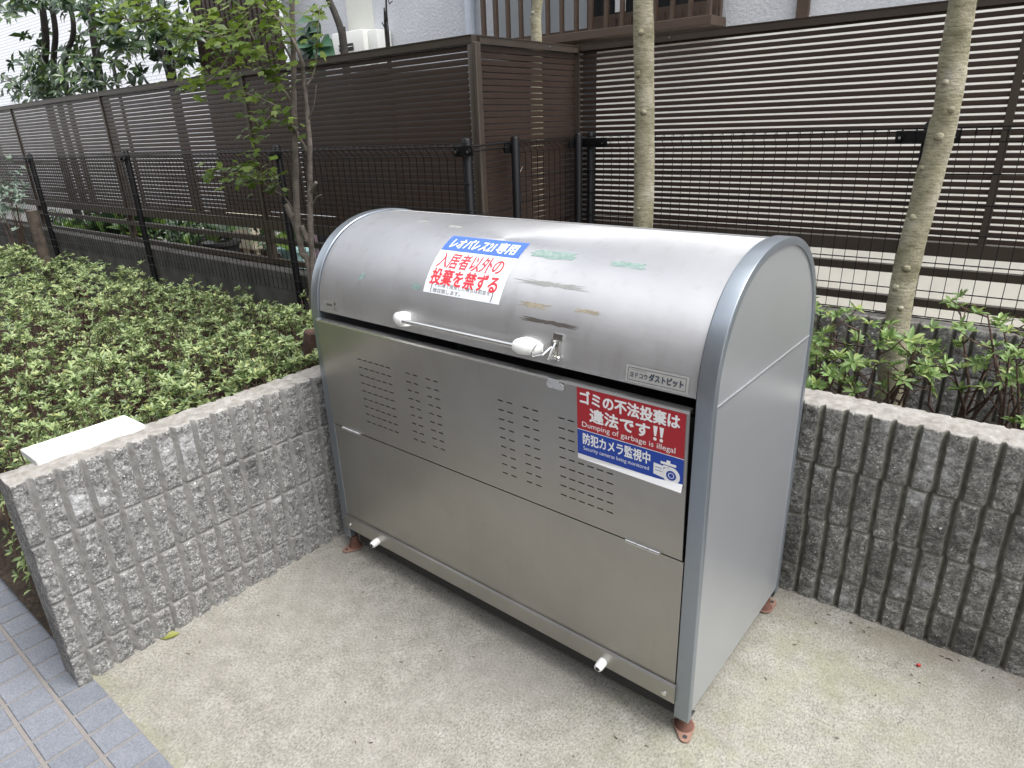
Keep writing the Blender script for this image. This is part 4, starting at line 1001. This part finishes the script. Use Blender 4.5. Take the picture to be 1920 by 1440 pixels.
# dark broad-leaved trees beyond the left fence
def broadleaf(name, label, y, trunks, clusters, L, seed, m='dark_leaf', kind='lance'):
    r = random.Random(seed); p0 = at(trunks[0][0][0][0], 330, 1, y); base_ = Vector((p0.x, y, 0)); root = empty(name, base_); tag(root, label, 'tree')
    b = MB(); lv = Leaves(kind)
    for pts, r0 in trunks:
        P = [at(px_, py_, 1, y) for px_, py_ in pts]; P = [Vector((P[0].x, y, 0))] + P; P = [p - base_ for p in smooth(P, 5)]
        b.tube(P, [r0 * (1.15 - .5 * i / len(P)) for i in range(len(P))], 10)
    for px_, py_, sx_, sy_, n_ in clusters:
        for k_ in range(n_):
            q = at(px_ + r.gauss(0, sx_ * .55), py_ + r.gauss(0, sy_ * .55), 1, y + r.uniform(-.45, .35)) - base_
            whorl(lv, q, Vector((r.uniform(-.6, .6), -.4, r.uniform(-.1, .9))), r.randint(4, 7), L * r.uniform(.75, 1.15), r.uniform(.9, 1.6), r.uniform(.5, .75), r)
    b.build('trunk', M['dark_bark'], root, 3); lv.build('crown', m if not isinstance(m, str) else M[m], root); return root
broadleaf('broadleaf_tree', 'dark broad-leaved tree with upright trunks overhanging the far end of the louvre fence', 2.3, [([(90, 190), (86, 75), (78, 0), (70, -90)], .045), ([(108, 180), (104, 60), (95, 0), (88, -90)], .035), ([(125, 170), (138, 60), (130, 0), (128, -80)], .03)],
          [(70, 105, 40, 34, 22), (50, 160, 44, 26, 30), (110, 140, 44, 34, 36), (100, 175, 40, 16, 20), (15, 20, 30, 22, 16), (60, 5, 46, 10, 18), (150, 100, 30, 24, 10), (120, 10, 30, 20, 14)], .14, 81)
broadleaf('broadleaf_tree', 'dark broad-leaved tree with drooping leaves behind the yellow-green tree', 2.9, [([(190, 160), (182, 110), (172, 40), (165, -60)], .055), ([(322, 160), (300, 90), (275, 0), (262, -80)], .04), ([(218, 150), (214, 118), (206, 112)], .022), ([(325, 160), (318, 90), (305, 40), (300, -60)], .055)],
          [(170, 150, 30, 24, 22), (230, 90, 40, 30, 26), (200, 60, 40, 26, 18), (250, 130, 26, 22, 8), (300, 80, 40, 34, 26), (270, 40, 60, 26, 20), (330, 60, 40, 40, 22), (160, 20, 40, 20, 14), (215, 10, 50, 14, 14), (345, 115, 26, 24, 10)], .17, 82)
broadleaf('evergreen_shrub', 'low dark evergreen shrubbery seen through the gap under the dark louvres', 2.15, [([(300, 440), (300, 410), (298, 395)], .02), ([(180, 440), (182, 410), (180, 395)], .02), ([(370, 450), (372, 420), (370, 400)], .02)], [(110, 425, 60, 26, 40), (200, 430, 60, 26, 44), (290, 435, 60, 26, 46), (370, 440, 50, 24, 40), (500, 440, 44, 24, 22)], .13, 86)
broadleaf('broadleaf_tree', 'thin dark bare trunk leaning in front of the white heater', 2.2, [([(647, 110), (640, 60), (628, 25), (610, -20), (600, -90)], .028)], [(600, -70, 40, 20, 20)], .13, 83)
broadleaf('sapling', 'thin red-stemmed bare sapling between the heater and the drain pipe', 2.1, [([(726, 95), (725, 40), (724, 0), (724, -60)], .008), ([(727, 70), (721, 52), (716, 42)], .005), ([(725, 20), (730, 8), (736, 2)], .004)], [(724, -70, 14, 10, 6)], .08, 84)
pl, _ = pale_tree('slender_tree', 'short piece of pale trunk in front of the lattice bay window', [at(1006, 160, 1, 2.30), at(1006, 75, 1, 2.30), at(1005, 40, 1, 2.30), at(1008, 0, 1, 2.30), at(1010, -60, 1, 2.30)], .034, .029, 91, [(.55, -2.6, .012), (.62, -1.8, .012)], 8, m='pale_bark', flare=1)
pb = MB(); pz = Vector(at(1006, 160, 1, 2.30)); pb.tube([(0, 0, -pz.z), (0, 0, .01)], [.045, .036], 12); pb.build('trunk', M['pale_bark'], pl, 3)
# fatsia rosette above the fence
fz = at(600, 92, 1, 1.75); root = empty('fatsia_plant', (fz.x, 1.75, 0)); tag(root, 'fatsia plant with big fingered leaves above the louvre fence beside the white heater', 'plant')
lv = Leaves('lance'); b = MB()
for cx_, cy_, n_, s_ in [(600, 84, 9, .24), (585, 62, 6, .17), (590, 40, 5, .15)]:
    c_ = at(cx_, cy_, 1, 1.75) - Vector((fz.x, 1.75, 0)); b.tube([(0, 0, 0), c_ * .6, c_], [.012, .009, .005], 7)
    for i in range(n_):
        a_ = math.radians(-200 + i * 220 / max(1, n_ - 1)) + random.uniform(-.1, .1); d = Vector((math.cos(a_), -.55, math.sin(a_) * .8 - .1)); lv.add(c_, d, (0, -.7, .7), s_ * random.uniform(.85, 1.1), .95)
b.build('stems', M['twig_bark'], root); lv.build('foliage', M['fatsia_leaf'], root)

# ------------------------------------------------------------------ buildings behind
HY = 3.3
house = empty('house', (0, HY, 0)); tag(house, 'pale grey stuccoed house behind the fences, with a lattice bay window', 'house')
def hb(name, m, x0, x1, y0, y1, z0, z1, parent=None, bev=0):
    b = MB(); b.box(x0, x1, y0 - HY, y1 - HY, z0, z1, bev=bev); return b.build(name, m, parent or house)
xl = at(535, 60, 1, HY).x
hb('wall', M['stucco'], xl, 7, HY, HY + 3, 2.05, 4.0)
cx0 = at(1118, 200, 1, HY - .02).x
hb('lower_wall', M['cream_wall'], cx0, 7, HY - .02, HY + 3, -.02, 2.05); hb('lower_wall', M['roof_and_shade'], xl, cx0, HY - .01, HY + 3, -.02, 2.05)  # the dark stretch puts the shade behind the long louvres into colour
b = MB(); b.box(xl - .2, 7.2, -.12, 3.4, 4.0, 4.12); b.build('roof', M['roof_and_shade'], house)
wx0 = at(902, 40, 1, HY - .22).x; wx1 = at(1337, 20, 1, HY - .22).x; zs0 = at(1100, 58, 1, HY - .22).z
win = hb('bay_window', M['window_wood'], wx0, wx1, HY - .24, HY - .005, zs0 - .055, zs0, bev=.004)
hb('window_head', M['window_wood'], wx0, wx1, HY - .24, HY - .005, zs0 + 1.2, zs0 + 1.26, win)
hb('sill_shadow_band', M['roof_and_shade'], wx0 + .1, wx1 + .02, HY - .03, HY - .004, max(2.055, zs0 - .42), zs0 - .057)  # the bay window's cast shadow, painted as a dark band
gxm = at(1105, 20, 1, HY - .06).x
hb('pane', M['frosted_glass'], wx0 + .03, gxm, HY - .07, HY - .06, zs0 + .001, zs0 + 1.2, win); hb('pane', M['dark_glass'], gxm + .04, wx1 - .02, HY - .07, HY - .06, zs0 + .10, zs0 + 1.2, win)
hb('window_frame', M['window_wood'], gxm, gxm + .04, HY - .09, HY - .05, zs0 + .001, zs0 + 1.2, win); hb('window_frame', M['window_wood'], gxm + .04, wx1 - .01, HY - .085, HY - .05, zs0 + .001, zs0 + .10, win); hb('window_frame', M['window_wood'], wx0 + .03, gxm, HY - .085, HY - .058, zs0 + .001, zs0 + .035, win)
hb('paper_note', M['sticker_paper'], gxm + .22, gxm + .30, HY - .078, HY - .072, zs0 + .11, zs0 + .4, win)
n_ = 15
for i in range(n_ + 1):
    x = wx0 + .012 + (wx1 - wx0 - .05) * i / n_; hb('lattice_bar', M['window_wood'], x, x + (.024 if i not in (0, 1) else .03), HY - .235, HY - .205, zs0 + .001, zs0 + 1.2, win)
for i in range(2, n_ + 1):
    x = wx0 + .012 + (wx1 - wx0 - .05) * i / n_; hb('shoji_stile', M['window_wood'], x, x + .012, HY - .10, HY - .088, zs0 + .001, zs0 + .07, win) if i > 8 else None
px1 = at(1505, 10, 1, HY - .03).x; hb('timber_post', M['window_wood'], px1 - .035, px1 + .035, HY - .03, HY + .01, 2.06, 3.98)
pp = at(883, 30, 1, HY - .05).x; b = MB(); b.tube([(pp, -.06, 0), (pp, -.06, 3.95)], .042, 14); b.build('drain_pipe', M['pale_pipe'], house, .8)
cp = at(675, 30, 1, HY - .01); hb('wall_patch', M['cream_patch'], at(652, 30, 1, HY).x, at(700, 30, 1, HY).x, HY - .008, HY + .01, 2.3, 3.5)
# water heater on the wall
h0 = at(624, 64, 1, HY - .22); h1 = at(706, 110, 1, HY - .22); heater = empty('water_heater', (h0.x, HY - .24, h1.z - .06)); tag(heater, 'white water heater box with a dark vent slot, hung on the grey house wall', 'water heater')
hw = h1.x - h0.x; hh = h0.z - (h1.z - .06)
b = MB(); b.box(0, hw * .78, 0, .22, 0, hh, bev=.012); b.box(hw * .785, hw, .05, .22, 0, hh - .01, bev=.01); b.build('casing', M['heater_white'], heater, .6)
b = MB(); b.box(.10, .30, -.012, .01, hh - .16, hh - .10, bev=.006); v_ = b.build('vent', M['black_rubber'], heater)
b = MB(); b.box(.10, .30, -.016, -.011, hh - .132, hh - .124); b.build('vent_bar', M['bright_metal'], v_)
# white tiled building far left, slatted screen between
tb_ = empty('tiled_building', (-12, 6.5, 0)); tag(tb_, 'bright white tiled building far behind the dark broad-leaved trees', 'building')
b = MB(); b.box(-14, 8.6, 0, 6, 0, 11); b.build('wall', M['white_tile'], tb_); b = MB(); b.box(6.3, 6.45, -.09, -.01, 0, 11); b.build('drain_pipe', M['heater_white'], tb_); b = MB(); b.box(-14.3, 8.9, -.3, 6.3, 11, 11.3); b.build('roof', M['roof_and_shade'], tb_)
s0x = at(365, 60, 1, 3.0).x; s1x = at(520, 60, 1, 3.0).x
scr = empty('slatted_screen', (s0x, 3.0, 0)); tag(scr, 'dark brown screen of upright slats between the white building and the grey house', 'screen')
b = MB(); x = 0
while x < s1x - s0x: b.box(x, x + .055, 0, .03, 0, 3.4); x += .085
b.build('slats', M['bronze'], scr); b = MB()
for z in (.6, 1.9, 2.9, 3.3): b.box(0, s1x - s0x, .03, .06, z, z + .06)
b.build('rails', M['bronze'], scr)

ap = empty('unseen_apartment_block', (-3, -3.5, 0)); tag(ap, 'unseen brown tiled apartment block opposite the bin, added to darken its front', 'building')  # unseen block, added and sized to darken reflections in the bin front
b = MB(); b.box(-9, 6.5, -6, 0, -.02, 4.6); b.build('wall', M['apartment_tile'], ap)
for x in (-6.5, -4.2, -1.6, 1.4, 4.0):
    for z in (1.0, 2.9):
        b = MB(); b.box(x, x + 1.2, .003, .05, z, z + 1.5); f_ = b.build('window', M['bronze_rail'], ap); b = MB(); b.box(x + .06, x + 1.14, .051, .056, z + .06, z + 1.44); b.build('pane', M['dark_glass'], f_)
# things seen through the gap below the left louvres
def yard_box(name, cat, label, px0, px1, py0, py1, y, m, dep=.25):
    a_ = at(px0, py0, 1, y); c_ = at(px1, py1, 1, y); b = MB(); b.box(a_.x, c_.x, y, y + dep, c_.z, a_.z, bev=.01); z0_ = c_.z
    b.box(a_.x + .03, a_.x + .07, y + .04, y + .08, 0, z0_ + .01); b.box(c_.x - .07, c_.x - .03, y + .04, y + .08, 0, z0_ + .01); b.box(a_.x + .03, a_.x + .07, y + dep - .08, y + dep - .04, 0, z0_ + .01); b.box(c_.x - .07, c_.x - .03, y + dep - .08, y + dep - .04, 0, z0_ + .01)
    return tag(b.build(name, m), label, cat)
yard_box('storage_cabinet', 'cabinet', 'cream storage cabinet seen through the gap under the dark louvres', 408, 476, 400, 470, 1.9, M['panel_cream'])
def pot(px, py, y, r, h, label, m, plant=None, n=40):
    p = at(px, py, 1, y); root = empty('flower_pot', (p.x, y, p.z - h)); tag(root, label, 'flower pot')
    b = MB(); b.tube([(0, 0, 0), (0, 0, h * .85), (0, 0, h * .86), (0, 0, h)], [r * .72, r * .95, r * 1.05, r * 1.05], 18); b.build('pot', m, root, .6)
    b = MB(); b.box(-r * .9, r * .9, -r * .9, r * .9, -(p.z - h), -.002); b.build('stand', M['pot_black'], root)
    lv = Leaves('lance' if plant != 'grass_blade' else 'lance')
    for k_ in range(n):
        d = Vector((random.uniform(-1, 1), random.uniform(-1, 1), random.uniform(.5, 1.6))); lv.add((random.uniform(-r, r) * .5, random.uniform(-r, r) * .5, h), d, rvec(), random.uniform(.15, .32), .4 if plant == 'grass_blade' else .9)
    lv.build('plant', M[plant or 'dark_leaf'], root)
pot(125, 455, 1.75, .20, .22, 'pot of bright green grassy leaves seen below the dark louvres', M['pot_black'], 'grass_blade', 160)
pot(210, 440, 1.7, .14, .2, 'dark pot with broad green leaves behind the second black fence post', M['pot_black'], 'dark_leaf', 40)
pot(265, 440, 1.75, .16, .2, 'dark pot with a leafy plant between the second fence post and the cream cabinet', M['pot_black'], 'dark_leaf', 46)
pot(415, 452, 1.55, .15, .18, 'wide black pot under the cream cabinet', M['pot_black'], 'dark_leaf', 6)
pot(555, 462, 1.6, .13, .2, 'pale teal pot glimpsed behind the slender tree stems', M['bucket_teal'], 'dark_leaf', 8)
for k_, (px_, w_) in enumerate([(512, 18), (562, 22)]):
    a_ = at(px_, 405, 1, 1.8); b = MB(); P = []
    for i in range(9): P.append(Vector((a_.x - .1 + .2 * i / 8 * (w_ / 18), 1.8 + .03 * math.sin(i * 1.9), a_.z + .01)))
    vs = P + [p + Vector((.01, 0, -.32)) for p in P]; b.add(vs + [v + Vector((0, .012, 0)) for v in vs], [(i, i + 1, 10 + i, 9 + i) for i in range(8)] + [(18 + i, 27 + i, 28 + i, 19 + i) for i in range(8)])
    b.tube([(P[0].x - .3, 1.806, a_.z + .012), (P[-1].x + .3, 1.806, a_.z + .012)], .008, 6, 1)
    tag(b.build('hanging_cloth', [M['cloth_pink'] if k_ else M['heater_white'], M['bright_metal']]), ['white cloth hanging behind the louvre fence beside the cream cabinet', 'pink patterned cloth hanging behind the slender tree stems'][k_], 'cloth')

# ------------------------------------------------------------------ small things on the wall and the pad
b = MB(); b.add([], []); sl_ = [(-.258, -.868), (-.150, -.868), (-.150, -.570), (-.275, -.575)]
P3 = [Vector((x, y, .704)) for x, y in [(-.30, -.868), (-.165, -.868), (-.165, -.562), (-.305, -.566)]]
b.prism(P3, (0, 0, .022))
b.prism([Vector((x, y, .03)) for x, y in [(-.285, -.84), (-.222, -.84), (-.222, -.59), (-.285, -.59)]], (0, 0, .674))
o = b.build('stone_slab', M['slab_stone']); tag(o, 'white stone slab lying along the back of the low grey wall', 'slab')
m_ = o.modifiers.new('bevel', 'BEVEL'); m_.width = .003; m_.segments = 2
lv = Leaves('oval'); p = at(300, 1198, 2, .006); lv.add(p, (.45, .9, .05), (.2, -.3, 1), .062, .55); tag(lv.build('fallen_leaf', M['leaf_olive']), 'single olive green leaf lying on the pad against the low grey wall', 'leaf')
b = MB(); p = at(1722, 1247, 2, .006); b.tube([p + Vector((-.006, 0, 0)), p, p + Vector((.007, .003, 0))], [.002, .006, .002], 8); tag(b.build('berry', M['berry_red'], None, 3), 'tiny crushed red berry on the bare pad near the dark wall', 'berry')
twg = empty('debris', (0, 0, 0)); 
dm = MB()
for k_ in range(200):
    x = random.uniform(-.05, 3.0); y = random.uniform(-.9, .72)
    if random.random() < .35: y = .735 - abs(random.gauss(0, .02))
    a_ = random.uniform(0, 3.14); L = random.uniform(.004, .013); p = Vector((x, y, .0035)); d = Vector((math.cos(a_), math.sin(a_), 0)) * L
    dm.tube([p - d / 2, p + d / 2], random.uniform(.0008, .0017), 4)
o = dm.build('litter', M['twig_bark']); bpy.data.objects.remove(twg); tag(o, 'specks of dry twig and leaf litter scattered over the concrete pad', 'litter', kind='stuff')
